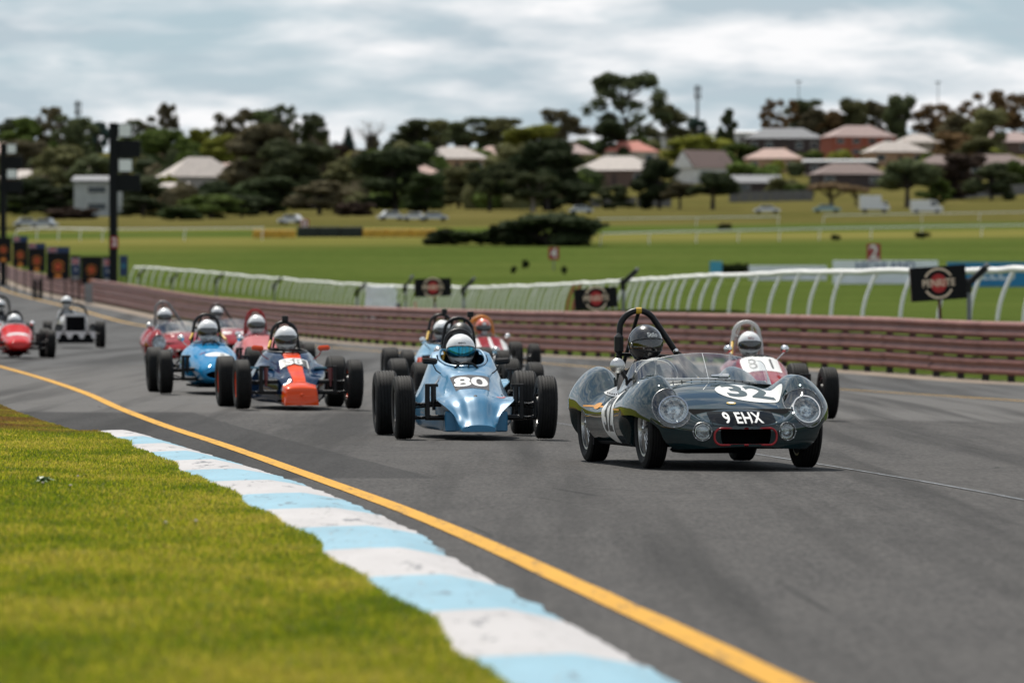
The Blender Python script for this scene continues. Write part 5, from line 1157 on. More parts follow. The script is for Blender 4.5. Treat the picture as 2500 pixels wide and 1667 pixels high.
def side_board(u0, u1, v0, v1, Y, kind, label):
    u = (u0 + u1) / 2; p = on(u, Y); w = (u1 - u0) / F * Y; zt, zb = at(u, v0, Y).z, at(u, v1, Y).z; h = zt - zb; r = empty('advertising_board', p); tag(r, label, 'sign', 'boards lining the far guardrail')
    pn = obj('panel', MB().box((0, 0, 0), (w, .06, h), bev=.005).mesh('panel', board_m if kind != 'teal' else flag_b, 30), r, (0, 0, (zt + zb) / 2 - p.z))
    if zb - p.z > .05: MB().box((-w * .3, .06, (zb - p.z) / 2 + .1), (.08, .06, zb - p.z + .5)).box((w * .3, .06, (zb - p.z) / 2 + .1), (.08, .06, zb - p.z + .5)).build('legs', tower_b, r)
    if kind == 'logo':
        emblem(pn, w * .95, -.034, amber, pm('emblem_dim', (.42, .03, .012), .6), False); txt_on('PENRITE', .16 * w, .006, .9, amber, pn, (0, -.042, 0))
        MB().box((0, -.035, -h * .40), (w * .32, .012, h * .14)).build('caption', amber, pn)
    elif kind == 'logoflag':
        z0 = -h * .14; q = empty('emblem', (0, 0, z0), 0, pn) if False else pn
        m = MB(); ringpoly(m, .24 * w, .285 * w, 20, 160, -.034, cz=-h * .12); ringpoly(m, .24 * w, .285 * w, 200, 340, -.034, cz=-h * .12); m.build('emblem_ring', amber, pn, 0)
        MB().prism(ell(.15 * w, .17 * w, 24), 0, .004, Matrix.Translation((0, -.032, -h * .12)) @ Matrix.Rotation(R(90), 4, 'X')).build('emblem_disc', pm('emblem_dim', (.42, .03, .012), .6), pn, 0)
        txt_on('PENRITE', .15 * w, .006, .9, amber, pn, (0, -.042, -h * .12)); MB().box((0, -.035, -h * .42), (w * .30, .012, h * .10)).build('caption', amber, pn)
        MB().box((0, -.034, h * .41), (w, .010, h * .18)).build('flag_field', flag_b, pn); union(pn, w * .40, h * .16, -w * .25, h * .41, -.042)
    elif kind == 'flag':
        MB().box((0, -.034, h * .08), (w * .92, .010, h * .66)).build('flag_field', flag_b, pn); union(pn, w * .78, h * .26, -w * .02, h * .27, -.042)
        m = MB()
        for k in range(7):
            a = 2 * math.pi * k / 7; m.box((.02 * w + .09 * w * math.cos(a), -.043, -h * .05 + .09 * w * math.sin(a)), (.07 * w, .006, .07 * w), Matrix.Rotation(a, 3, 'Y'))
        m.build('flag_star', flag_w, pn, 0); MB().box((0, -.035, -h * .37), (w * .7, .012, h * .14)).build('caption', pm('caption_grey', (.20, .21, .22), .6), pn)
    else: MB().prism(ell(w * .22, h * .13, 16), 0, .006, Matrix.Translation((0, -.031, 0)) @ Matrix.Rotation(R(90), 4, 'X')).build('emblem_disc', pm('teal_spot', (.02, .16, .24), .5), pn, 0)
for a in [(292, 312, 624, 674, 318, 'teal', 'dark blue board with teal spot right of the panel tower'), (250, 275, 626, 692, 330, 'flag', 'upright flag board just left of the panel tower'), (198, 249, 626, 692, 334, 'logo', 'black board with amber emblem between two flag boards'), (172, 197, 624, 686, 338, 'flag', 'upright flag board left of the lowest amber emblem'), (114, 170, 603, 681, 350, 'logoflag', 'emblem board with flag strip, third step up the row'), (69, 111, 594, 663, 372, 'logoflag', 'emblem board with flag strip, fourth step up the row'), (31, 68, 577, 651, 398, 'logoflag', 'emblem board with flag strip, fifth step up the row'), (-12, 28, 580, 640, 425, 'logo', 'black emblem board cut by the left frame edge')]: side_board(*a)
gp = tag(MB().box((-.14, 0, .5), (.14, .12, 1.3), bev=.01).box((.14, 0, .5), (.14, .12, 1.3), bev=.01).box((0, 0, .5), (.14, .12, 1.25), bev=.01).build('marker_post', [pm('marker_grey', (.26, .27, .27), .6)], None, 30, loc=on(217, 325)), 'pale grey triple marker post against the guardrail', 'post')
for i, u in enumerate((86, 99)):
    tag(MB().tube([(0, 0, -.1), (0, 0, 1.1)], .13, 10).tube([(0, 0, 1.1), (0, 0, 1.25)], [.13, .07], 10).build('bollard', tower_b, None, 35, loc=on(u, 352)), ('left' if i == 0 else 'right') + ' one of two black bollards before the far guardrail', 'bollard', 'black bollards')

# ================================================================ RACECOURSE INFIELD
def far_rail(pts, h, label, n_per=1, spacing=4.0):
    W_ = [hit(u, v) for u, v in pts]; r = empty('racecourse_rail', W_[0]); tag(r, label, 'rail'); o0 = W_[0].copy(); seg = []; 
    for a, b_ in zip(W_, W_[1:]):
        L = (b_ - a).length; k = max(1, int(L / spacing)); seg += [a.lerp(b_, q / k) for q in range(k)]
    seg.append(W_[-1]); seg = [Vector((p.x, p.y, ground(p.x, p.y))) for p in seg]
    key = ('fp', h)
    if key not in KW: KW[key] = MB().tube([(0, 0, -.2), (0, 0, h * .6), (.18, 0, h)], .07, 6).mesh('post', pvc, 40)
    for p in seg: obj('post', KW[key], r, p - o0)
    MB().tube([p + Vector((.2, 0, h)) - o0 for p in seg], .09, 6).build('rail', pvc, r); return r
far_rail([(38, 590), (250, 589), (450, 588), (640, 586)], 1.35, 'white running rail along the foot of the left trees', spacing=5.0)
far_rail([(1466, 600), (1700, 594), (2000, 586), (2250, 581), (2540, 576)], 1.25, 'long white running rail crossing the green infield', spacing=6.5)
far_rail([(1455, 556), (1700, 553), (1900, 550)], 1.2, 'short pale rail on the dry grass below the white gable house', spacing=9)
far_rail([(2010, 547), (2250, 543), (2530, 538)], 1.2, 'short pale rail on the dry grass below the white van', spacing=9)
def hurdle(u0, u1, v, h, mat, label):
    a, b_ = hit(u0, v), hit(u1, v); d = b_ - a; L = d.length; r = empty('hurdle', a, math.atan2(d.y, d.x)); tag(r, label, 'hurdle', 'low barriers along the far rail'); n = max(3, int(L / 2.4))
    me = MB().box((0, 0, h / 2), (L / n * .96, .5, h), bev=.08).mesh('section', mat, 30)
    for k in range(n): obj('section', me, r, (L * (k + .5) / n, 0, ground(*(a + d * (k + .5) / n).xy) - a.z))
hy = pm('hurdle_yellow', (.50, .29, .03), .7, var=.3, scale=2); hb = pm('hurdle_dark', (.012, .018, .014), .8)
hurdle(618, 722, 581, .95, hy, 'yellow barrier at left of the dark hurdles'); hurdle(726, 886, 579, 1.2, hb, 'dark brush hurdle between the two yellow barriers'); hurdle(886, 1066, 579, .95, hy, 'yellow barrier right of the dark hurdle, left of the bushes')
def num_sign(u, v0, v1, Y, txt, label, w):
    p = on(u, Y); zt, zb = at(u, v0, Y).z, at(u, v1, Y).z; h = zt - zb; r = empty('distance_sign', p); tag(r, label, 'sign', 'red distance signs on the racecourse')
    MB().box((0, .05, (zb - p.z) / 2), (.10, .06, zb - p.z + .3)).build('post', greyp, r); pn = obj('panel', MB().box((0, 0, 0), (w, .05, h), bev=.01).mesh('panel', signred, 30), r, (0, 0, (zt + zb) / 2 - p.z)); txt_on(txt, h * 1.05, .02, .95, white_p, pn, (0, -.032, 0))
num_sign(1352, 604, 634, hit(1352, 660).y, '4', 'red sign with white 4 in the green infield', 26 / F * hit(1352, 660).y)
num_sign(2133, 595, 640, hit(2133, 672).y, '2', 'red sign with white 2 above the pale banners', 34 / F * hit(2133, 672).y)
num_sign(744, 535, 562, hit(744, 578).y - 3, '0', 'small red and white sign among the dark trees', 20 / F * hit(744, 578).y)
def banner(u0, u1, v0, v1, mat, label, txt=None, tm=None, tz=0.0, size=.6):
    a, b_ = hit(u0, v1), hit(u1, v1); Y = (a.y + b_.y) / 2; a, b_ = at(u0, v1, Y), at(u1, v1, Y); zt = at(u0, v0, Y).z; h = zt - a.z; w = b_.x - a.x; r = empty('banner', ((a.x + b_.x) / 2, Y, a.z)); tag(r, label, 'banner', 'advertising banners on the infield')
    pn = MB().box((0, 0, h / 2), (w, .06, h), bev=.01).build('panel', mat, r)
    for s in (-.48, -.16, .16, .48): MB().box((w * s, .06, h / 2 - .3), (.08, .06, h + .6)).build('post', greyp, r)
    if txt: txt_on(txt, size * h, .015, 1.0, tm, r, (0, -.036, h * (.5 + tz)))
banner(1828, 2018, 648, 684, pm('banner_pale', (.72, .74, .78), .5, var=.1, scale=1), 'pale blank banner left of the lettered one')
banner(2033, 2290, 636, 693, pm('banner_white', (.78, .80, .83), .5, var=.08, scale=1), 'white banner with blue lettering below the red 2 sign', 'HIGHLAND', pm('banner_ink', (.015, .05, .20), .5), .26, .5)
banner(2312, 2560, 640, 700, pm('banner_teal', (.01, .19, .38), .5, var=.1, scale=1), 'bright blue banner with white lettering at the right edge', 'ELLS', pm('banner_letters', (.7, .76, .8), .5), .02, .72)
banner(1733, 1763, 638, 672, pm('sign_sky', (.05, .30, .45), .5), 'small sky blue sign board with a yellow mark', None)
def dark_hedge(u0, u1, v0, v1, label, name='clipped_hedge', n=900, seed=1, col='hedge_dark'):
    a, b_ = hit(u0, v1), hit(u1, v1); Y = (a.y + b_.y) / 2; a, b_ = at(u0, v1, Y), at(u1, v1, Y); h = at(u0, v0, Y).z - a.z; w = b_.x - a.x
    c = Vector(((a.x + b_.x) / 2, Y, ground((a.x + b_.x) / 2, Y))); r = empty(name, c); tag(r, label, 'hedge'); rr = random.Random(seed); m = MB()
    for k in range(n):
        q = Vector((rr.uniform(-.5, .5) * w, rr.uniform(-.4, .4) * min(w, 3 * h), rr.uniform(-.05, 1) * h * (.75 + .25 * noise.noise((k * .01, seed, 0))))); leafq(m, q, h * .10 + .10, rr)
    m.build('foliage', leafmat(col), r, 0); MB().box((0, 0, h * .35), (w * .94, min(w, 2 * h) * .5, h * .7)).build('core', leafmat(col), r)

# ================================================================ TREES
LM = {'hedge_dark': (0.036, 0.053, 0.018), 'gum_dark': (0.070, 0.083, 0.040), 'gum_brown': (0.106, 0.092, 0.053), 'gum_olive': (0.125, 0.125, 0.055), 'bush_dark': (0.033, 0.044, 0.020), 'bush_green': (0.080, 0.112, 0.027), 'yellow_green': (0.190, 0.200, 0.036), 'tan_leaf': (0.200, 0.140, 0.080), 'blue_green': (0.070, 0.110, 0.100), 'maroon': (0.065, 0.045, 0.035), 'rust': (0.156, 0.100, 0.048), 'pale_green': (0.140, 0.180, 0.073)}
def leafmat(k):
    n_ = 'leaf_' + k
    if n_ in MATS: return MATS[n_]
    m, nt, b = NT(n_); col = LM[k]; oi = nt.nodes.new('ShaderNodeObjectInfo'); P, xyz = wpos(nt)
    n1 = nz(nt, .45, 4, .6, vec=P); t = mth(nt, 'ADD', mth(nt, 'MULTIPLY', n1, .7), mth(nt, 'MULTIPLY', oi.outputs['Random'], .3))
    c = ramp(nt, t, [(.3, tuple(q * .55 for q in col)), (.55, col), (.75, tuple(q * 1.8 for q in col))]); lk(nt, c, b.inputs['Base Color']); b.inputs['Roughness'].default_value = .8; b.inputs['Specular IOR Level'].default_value = .03
    tl = nt.nodes.new('ShaderNodeBsdfTranslucent'); lk(nt, c, tl.inputs[0]); mx = nt.nodes.new('ShaderNodeMixShader'); mx.inputs[0].default_value = .3; lk(nt, b.outputs[0], mx.inputs[1]); lk(nt, tl.outputs[0], mx.inputs[2]); lk(nt, mx.outputs[0], nt.nodes['Material Output'].inputs[0]); return m
def leafq(m, p, s, rr):
    a = Vector((rr.gauss(0, 1), rr.gauss(0, 1), rr.gauss(0, 1))).normalized(); b_ = a.orthogonal().normalized(); q = rr.random() * 6.28; c_ = a.cross(b_); d = b_ * math.cos(q) + c_ * math.sin(q); e = a.cross(d)
    m.add([p - d * s * .9, p + e * s * .45, p + d * s * .9, p - e * s * .45], [(0, 1, 2, 3)])
bark_d = pm('bark_dark', (.045, .036, .030), .9, var=.3); bark_p = pm('bark_pale', (.24, .21, .18), .9, var=.25)
TP = {}
def tree_proto(kind, seed, leaf):
    """unit-height tree: trunk mesh and crown mesh"""
    k_ = (kind, seed, leaf)
    if k_ in TP: return TP[k_]
    rr = random.Random(seed * 77 + hash(kind) % 1 + len(kind)); tr = MB(); cr = MB(); cl = []
    if kind == 'gum':          # leaning limbs carrying separate flat-topped clumps, sky between
        n = 15 + seed % 4
        tr.tube([(0, 0, -.03), (.01, 0, .2), (.03 * rr.uniform(-1, 1), 0, .42)], [.030, .022, .016], 8)
        for k in range(n):
            a = 2 * math.pi * (k / n + rr.uniform(-.06, .06)); d = rr.uniform(.04, .30); z = rr.uniform(.42, .93) - .55 * d * rr.random(); e = Vector((math.cos(a) * d, math.sin(a) * d, z)); s = Vector((0, 0, rr.uniform(.25, .45)))
            tr.tube([s, s.lerp(e, .5) + Vector((0, 0, -.03)), e], [.012, .008, .004], 5); cl.append((e, Vector((rr.uniform(.10, .16), rr.uniform(.10, .16), rr.uniform(.075, .12)))))
        N = 3600; ls = .028; core = .5
    elif kind == 'tallgum':
        tr.tube([(0, 0, -.03), (.01, 0, .25), (-.02, 0, .5)], [.028, .022, .016], 8)
        for k in range(34):
            a = rr.random() * 6.28; t = rr.random(); z = .30 + .66 * t; d = (.12 + .30 * math.sin(math.pi * min(1, (1 - t) * .9 + .1)) ** .8) * rr.uniform(.55, 1); e = Vector((math.cos(a) * d, math.sin(a) * d, z)); s = Vector((0, 0, max(.2, z - .22)))
            tr.tube([s, s.lerp(e, .5) + Vector((0, 0, -.02)), e], [.010, .007, .003], 5); cl.append((e, Vector((rr.uniform(.05, .10), rr.uniform(.05, .10), rr.uniform(.055, .095)))))
        N = 4800; ls = .022; core = .45
    elif kind == 'round':
        tr.tube([(0, 0, -.03), (0, 0, .2), (.01, 0, .4)], [.035, .028, .02], 8)
        for k in range(22):
            a = rr.random() * 6.28; el = rr.uniform(-.5, 1.5); d = .30 * math.cos(el) * rr.uniform(.5, 1.1); e = Vector((math.cos(a) * d, math.sin(a) * d, .56 + .33 * math.sin(el) * rr.uniform(.6, 1.05))); tr.tube([(0, 0, .35), e], [.012, .004], 5); cl.append((e, Vector((rr.uniform(.11, .17),) * 2 + (rr.uniform(.10, .15),))))
        N = 3600; ls = .030; core = .78
    elif kind == 'mass':       # dense tree reaching to the ground
        tr.tube([(0, 0, -.03), (0, 0, .3), (.01, 0, .6)], [.03, .024, .015], 8)
        for k in range(26):
            a = rr.random() * 6.28; z = rr.uniform(.10, .90); d = .36 * (1 - max(0, z - .45) ** 1.6 * 2.2) * rr.uniform(.35, 1.05); e = Vector((math.cos(a) * d, math.sin(a) * d, z)); tr.tube([(0, 0, z * .6), e], [.010, .004], 5); cl.append((e, Vector((rr.uniform(.11, .18),) * 2 + (rr.uniform(.09, .15),))))
        N = 4000; ls = .030; core = .80
    elif kind == 'cypress':
        tr.tube([(0, 0, -.03), (0, 0, .9)], [.02, .004], 6)
        for k in range(12): z = .1 + .075 * k; cl.append((Vector((0, 0, z)), Vector((.13 * (1 - z) + .02,) * 2 + (.08,))))
        N = 1400; ls = .03; core = .8
    elif kind == 'bare':
        tr.tube([(0, 0, -.03), (0, 0, .35)], [.02, .014], 6); N = 260; ls = .014; core = 0
        for k in range(26):
            a = rr.random() * 6.28; d = rr.uniform(.08, .30); e = Vector((math.cos(a) * d, math.sin(a) * d, rr.uniform(.6, 1.0))); tr.tube([(0, 0, rr.uniform(.25, .5)), e * .6 + Vector((0, 0, .12)), e], [.008, .005, .002], 4); cl.append((e, Vector((.07, .07, .06))))
    elif kind == 'umbrella':
        tr.tube([(0, 0, -.03), (0, 0, .18), (.02, 0, .4)], [.05, .04, .03], 8)
        for k in range(18):
            a = rr.random() * 6.28; d = .48 * rr.random() ** .6; e = Vector((math.cos(a) * d, math.sin(a) * d, .80 - .5 * d * d + rr.uniform(-.05, .04))); tr.tube([(0, 0, .3), e], [.016, .006], 5); cl.append((e, Vector((.16, .16, .11))))
        N = 2400; ls = .04; core = .8
    else:                      # shrub
        tr.tube([(0, 0, -.05), (0, 0, .3)], [.04, .02], 6)
        for k in range(16):
            a = rr.random() * 6.28; d = .45 * rr.random() ** .6; e = Vector((math.cos(a) * d, math.sin(a) * d, rr.uniform(.15, .78) * (1 - .4 * d))); tr.tube([(0, 0, .1), e], [.02, .008], 5); cl.append((e, Vector((.2, .2, .19))))
        N = 2200; ls = .06; core = .85
    wts = [c[1].x * c[1].y for c in cl]
    if core:
        for e, s in cl:
            o_ = len(cr.v); cr.sphere(e, 1.0, 8, 5, s * core)
            for q in range(o_, len(cr.v)): v = Vector(cr.v[q]); cr.v[q] = tuple(e + (v - e) * (1 + .30 * noise.noise(v * 14)))
    for _ in range(N):
        e, s = rr.choices(cl, wts)[0]; v = Vector((rr.gauss(0, 1), rr.gauss(0, 1), rr.gauss(0, 1))).normalized() * rr.random() ** .38
        leafq(cr, e + Vector((v.x * s.x, v.y * s.y, v.z * s.z)), ls * rr.uniform(.7, 1.5), rr)
    pale = kind in ('gum', 'tallgum') and seed % 2 == 0
    tm_ = tr.mesh('trunk', bark_p if pale else bark_d, 40); cm = mesh_of('crown', cr.v, cr.f, leafmat(leaf)); zs = max(v[2] for v in cr.v); xs = max(abs(v[0]) for v in cr.v)
    TP[k_] = (tm_, cm, zs, xs); return TP[k_]
def tree(u, vtop, wpx, D, kind, leaf, label, seed=0, cat='tree', name='tree', vb=None):
    if vb is not None: D = hit(u, vb).y
    p = on(u, D); h = at(u, vtop, D).z - p.z; w = wpx * 1.3 / F * D; tm_, cm, zs, xs = tree_proto(kind, seed, leaf)
    r = empty(name, p, random.uniform(0, 6.28)); tag(r, label, cat, 'trees and shrubs beyond the racecourse'); sz = h / zs; sx = w / (2 * xs)
    r.scale = (sx, sx, sz); obj('trunk', tm_, r); obj('crown', cm, r)
T = tree
dark_hedge(1762, 1828, 640, 668, 'dark clipped hedge between the sky blue sign and pale banner', seed=5)
def bush(u, v0, v1, wpx, leaf, label, seed=0): T(u, v0, wpx, 0, 'shrub', leaf, label, seed, 'bush', 'bush', vb=v1)
bush(1340, 514, 600, 250, 'bush_dark', 'largest dark rounded bush on the infield, right of its row', 1); bush(1090, 555, 598, 110, 'bush_dark', 'leftmost low dark bush of the infield row', 2); bush(1175, 560, 599, 120, 'hedge_dark', 'low dark bush second in the infield row', 3); bush(1240, 545, 600, 100, 'bush_dark', 'dark bush hugging the left of the largest bush', 4)
bush(1255, 648, 668, 18, 'bush_dark', 'small dark seedling left of the red 4 sign', 5); bush(1283, 632, 655, 14, 'bush_dark', 'thin dark seedling nearest the red 4 sign', 6); bush(1377, 648, 672, 14, 'bush_dark', 'small dark seedling right of the red 4 sign', 7)
bush(2040, 572, 588, 22, 'bush_dark', 'small dark bush beside the long rail, left one', 8); bush(2255, 566, 582, 36, 'bush_dark', 'small dark bush beside the long rail, right one', 9); bush(1770, 545, 560, 34, 'bush_dark', 'small dark bush on the dry grass above the long rail', 10)
# skyline, left to right
SKY = [(28, 284, 90, 1650, 'gum', 'gum_dark', 'dark gum at the far left of the skyline'), (75, 285, 120, 1600, 'mass', 'bush_green', 'green leafy tree beside the far left gum'), (142, 258, 120, 1600, 'tallgum', 'gum_brown', 'tall brownish gum in front of the left phone mast'), (180, 280, 100, 1550, 'gum', 'gum_dark', 'dark open gum right of the left phone mast'), (238, 296, 70, 1650, 'round', 'blue_green', 'small blue-green tree left of the panel tower'), (335, 290, 70, 1600, 'gum', 'gum_dark', 'gum with one low limb right of the panel tower'), (396, 250, 95, 1600, 'tallgum', 'gum_brown', 'tall narrow-topped gum standing above the round green tree'), (405, 312, 140, 1500, 'round', 'bush_green', 'broad round green tree below the narrow-topped gum'), (488, 312, 80, 1550, 'mass', 'yellow_green', 'yellow-green tree right of the round green tree'), (570, 262, 85, 1600, 'gum', 'gum_brown', 'open gum with a hole in its crown'), (640, 264, 95, 1650, 'gum', 'pale_green', 'pale green loose-leaved gum on the skyline'), (703, 252, 95, 1600, 'tallgum', 'gum_dark', 'dark topknot gum beside the pale green one'), (765, 274, 75, 1600, 'gum', 'gum_dark', 'dark lollipop gum with a small side clump'), (850, 310, 34, 1700, 'cypress', 'blue_green', 'single pointed conifer on the skyline'), (905, 292, 80, 1650, 'bare', 'tan_leaf', 'nearly bare twiggy tree on the skyline'), (1012, 288, 115, 1600, 'gum', 'gum_dark', 'dark spreading gum left of a rounded pair'), (1068, 290, 95, 1650, 'round', 'gum_olive', 'smooth olive crown right of the spreading gum'), (1135, 284, 110, 1600, 'gum', 'gum_dark', 'wide dark gum above the pale roofs, left one'), (1215, 284, 120, 1600, 'gum', 'gum_olive', 'wide olive gum above the pale roofs, right one'), (1300, 300, 150, 1500, 'mass', 'yellow_green', 'broad yellowish tree left of the arching gum'), (1378, 264, 110, 1600, 'gum', 'gum_brown', 'arching brown gum left of the highest tree'), (1525, 174, 180, 1560, 'tallgum', 'gum_dark', 'highest tree, a towering airy gum on the skyline'), (1630, 250, 100, 1600, 'gum', 'gum_olive', 'olive gum leaning out from the right of the highest tree'), (1490, 290, 110, 1500, 'mass', 'bush_dark', 'dark bushy tree at the foot of the highest tree'), (1700, 285, 60, 1650, 'mass', 'blue_green', 'blue-green tree under the phone mast'), (1775, 264, 46, 1650, 'mass', 'gum_dark', 'small dark egg-shaped tree alone right of the mast'), (1902, 240, 90, 1650, 'tallgum', 'rust', 'rust-tipped gum left of the grey hipped roof'), (1968, 240, 95, 1700, 'gum', 'gum_dark', 'flat-topped dark gum behind the left light pole'), (1985, 262, 80, 1600, 'mass', 'gum_brown', 'brown tree over the grey hipped roof'), (2030, 268, 75, 1620, 'round', 'rust', 'rusty round tree over the brick house, left'), (2085, 236, 100, 1620, 'mass', 'gum_olive', 'tall olive tree directly behind the brick house'), (2145, 242, 90, 1650, 'mass', 'gum_brown', 'brown tree behind the brick house, right of the olive one'), (2200, 228, 95, 1600, 'mass', 'gum_dark', 'dark tall tree right of the brick house'), (2285, 252, 110, 1600, 'gum', 'rust', 'rusty gum left of the right light pole'), (2340, 275, 110, 1550, 'mass', 'gum_brown', 'brown tree below the right light pole'), (2400, 218, 120, 1600, 'tallgum', 'rust', 'tallest rusty gum at the right of the skyline'), (2410, 262, 130, 1500, 'mass', 'gum_olive', 'olive tree in front of the tallest rusty gum'), (2475, 224, 110, 1620, 'gum', 'rust', 'rusty gum at the right frame edge')]
for i, (u, vt, w, D, k, lf, lab) in enumerate(SKY): T(u, vt, w, D, k, lf, lab, i % 4)
# slope and foot of the hill
MID = [(60, 340, 150, 1350, 'mass', 'gum_brown', 'brown bushy tree under the far left skyline'), (150, 352, 150, 1300, 'mass', 'gum_olive', 'olive tree above the brown left roofs'), (230, 372, 120, 1280, 'mass', 'gum_dark', 'dark tree left behind the panel tower'), (60, 430, 150, 1100, 'mass', 'bush_dark', 'dark tree behind the left edge post'), (140, 450, 150, 1080, 'mass', 'bush_dark', 'dark tree left of the white modern house'), (175, 505, 110, 1000, 'shrub', 'maroon', 'low blackish bush before the white modern house'), (345, 425, 150, 1120, 'mass', 'gum_dark', 'dark tree right of the panel tower'), (408, 420, 50, 1200, 'shrub', 'yellow_green', 'yellow-green shrub left of the pale-roofed house'), (350, 480, 130, 1020, 'mass', 'bush_dark', 'dark low tree right of the white modern house'), (515, 474, 165, 980, 'mass', 'bush_green', 'broad green hedge tree before the pale-roofed house'), (440, 500, 110, 960, 'shrub', 'hedge_dark', 'dark shrub left of the broad hedge tree'), (590, 470, 120, 1000, 'mass', 'bush_dark', 'dark tree right of the broad hedge tree'), (540, 325, 110, 1400, 'mass', 'yellow_green', 'yellowish tree above the pale-roofed house'), (640, 300, 220, 1200, 'mass', 'gum_brown', 'huge brown-green tree left of centre'), (720, 335, 190, 1150, 'mass', 'gum_dark', 'dark tree right against the huge brown-green one'), (660, 430, 180, 1040, 'mass', 'bush_dark', 'dark tree above the small white car'), (790, 345, 150, 1250, 'mass', 'maroon', 'maroon-tinged tree below the pointed conifer'), (780, 440, 150, 1030, 'mass', 'gum_brown', 'brown tree above the dark hurdle'), (860, 380, 140, 1200, 'mass', 'gum_olive', 'olive tree left of the great black one'), (965, 350, 230, 1060, 'mass', 'bush_dark', 'great black tree above the parked white cars'), (1040, 420, 130, 1040, 'mass', 'hedge_dark', 'black tree right part of the parked cars clump'), (865, 490, 80, 1000, 'shrub', 'maroon', 'dark maroon shrub left of the parked white cars'), (1120, 400, 130, 1150, 'mass', 'gum_olive', 'olive tree below the pale centre roofs'), (1195, 390, 130, 1060, 'gum', 'gum_dark', 'gum with a bare pale trunk in the centre'), (1265, 345, 150, 1250, 'mass', 'gum_olive', 'olive tree right of the pale centre roofs'), (1335, 335, 190, 1060, 'mass', 'bush_dark', 'large dark tree above the biggest infield bush'), (1300, 420, 120, 1030, 'gum', 'gum_dark', 'gum with a leaning pale trunk before the large dark tree'), (1410, 440, 100, 1040, 'mass', 'bush_dark', 'dark tree at the left of the brown-walled house'), (1500, 450, 90, 1060, 'mass', 'gum_dark', 'dark tree in front of the brown-walled house'), (1610, 384, 120, 1060, 'mass', 'bush_dark', 'dense dark tree left of the white gable'), (1660, 440, 80, 1050, 'round', 'gum_brown', 'small brown tree under the white gable'), (1740, 418, 130, 1040, 'round', 'bush_dark', 'dark round tree with a clear trunk right of the white gable'), (1700, 328, 150, 1560, 'shrub', 'yellow_green', 'yellow-green hedge above the white gable house'), (1800, 345, 90, 1500, 'shrub', 'bush_green', 'green shrub left of the grey hipped house'), (1835, 392, 130, 1330, 'shrub', 'bush_green', 'rounded green bush right of the brown gabled roof'), (1925, 372, 60, 1500, 'shrub', 'yellow_green', 'garden shrub under the grey hipped house'), (1975, 368, 80, 1480, 'shrub', 'bush_green', 'garden shrub between the grey and brick houses'), (2035, 390, 60, 1450, 'shrub', 'bush_green', 'garden shrub under the brick house'), (1910, 430, 90, 1250, 'shrub', 'gum_olive', 'olive shrub on the slope left of the tan tree'), (1960, 445, 80, 1200, 'shrub', 'bush_green', 'green shrub just left of the tan tree'), (2030, 443, 110, 1060, 'umbrella', 'tan_leaf', 'tan umbrella-shaped tree above the teal car'), (2090, 452, 60, 1080, 'umbrella', 'tan_leaf', 'smaller tan tree right of the umbrella-shaped one'), (2215, 382, 150, 1030, 'round', 'gum_dark', 'big dark round tree beside the white van'), (2285, 430, 90, 1080, 'mass', 'bush_green', 'green bush right of the big dark round tree'), (2350, 372, 150, 1180, 'mass', 'maroon', 'dark maroon tree at the right slope'), (2420, 395, 120, 1160, 'mass', 'gum_dark', 'dark tree right of the maroon one'), (2330, 320, 120, 1450, 'mass', 'rust', 'rusty bushy tree above the maroon tree'), (2390, 330, 110, 1420, 'mass', 'gum_olive', 'olive bushy tree at the right slope'), (2270, 372, 60, 1420, 'shrub', 'bush_green', 'garden bush above the big dark round tree'), (2470, 385, 80, 1250, 'shrub', 'bush_green', 'garden bush at the right edge')]
for i, (u, vt, w, D, k, lf, lab) in enumerate(MID): T(u, vt, w, D, k, lf, lab, i % 4)

# undergrowth and far garden greenery that reads as one mass
def scrub():
    rr = random.Random(21); groups = {}
    for k in range(520):
        u = rr.uniform(-120, 2620); D = rr.uniform(1075, 1760)
        left = u < 1440
        if not left and (D < 1330 or rr.random() < .45): continue
        if not left and u > 2290 and D < 1300: continue
        p = on(u, D); h = rr.uniform(2.2, 6.5 if left else 4.0); w = h * rr.uniform(.8, 1.6)
        lf = rr.choice(['bush_dark', 'gum_dark', 'gum_brown', 'hedge_dark', 'gum_olive', 'bush_green'] if left else ['gum_olive', 'bush_green', 'gum_brown', 'gum_dark', 'yellow_green'])
        m = groups.setdefault(lf, MB()); o_ = len(m.v); m.sphere(p + Vector((0, 0, h * .35)), 1.0, 9, 6, (w * .5, w * .5, h * .6))
        for q in range(o_, len(m.v)): v = Vector(m.v[q]); c_ = p + Vector((0, 0, h * .35)); m.v[q] = tuple(c_ + (v - c_) * (1 + .5 * noise.noise(v * .6)))
        for _ in range(70):
            v = Vector((rr.gauss(0, 1), rr.gauss(0, 1), abs(rr.gauss(0, 1)))).normalized(); leafq(m, p + Vector((v.x * w * .55, v.y * w * .55, h * .3 + v.z * h * .65)), rr.uniform(.35, .8), rr)
    M0 = MB(); mats = []
    for i, (lf, m) in enumerate(groups.items()): M0.mat(i).add(m.v, m.f); mats.append(leafmat(lf))
    tag(obj('hillside_scrub', mesh_of('hillside_scrub', M0.v, M0.f, mats, fmat=M0.m)), 'dark undergrowth and garden greenery filling the hillside between the houses', 'undergrowth', kind='stuff')
scrub()

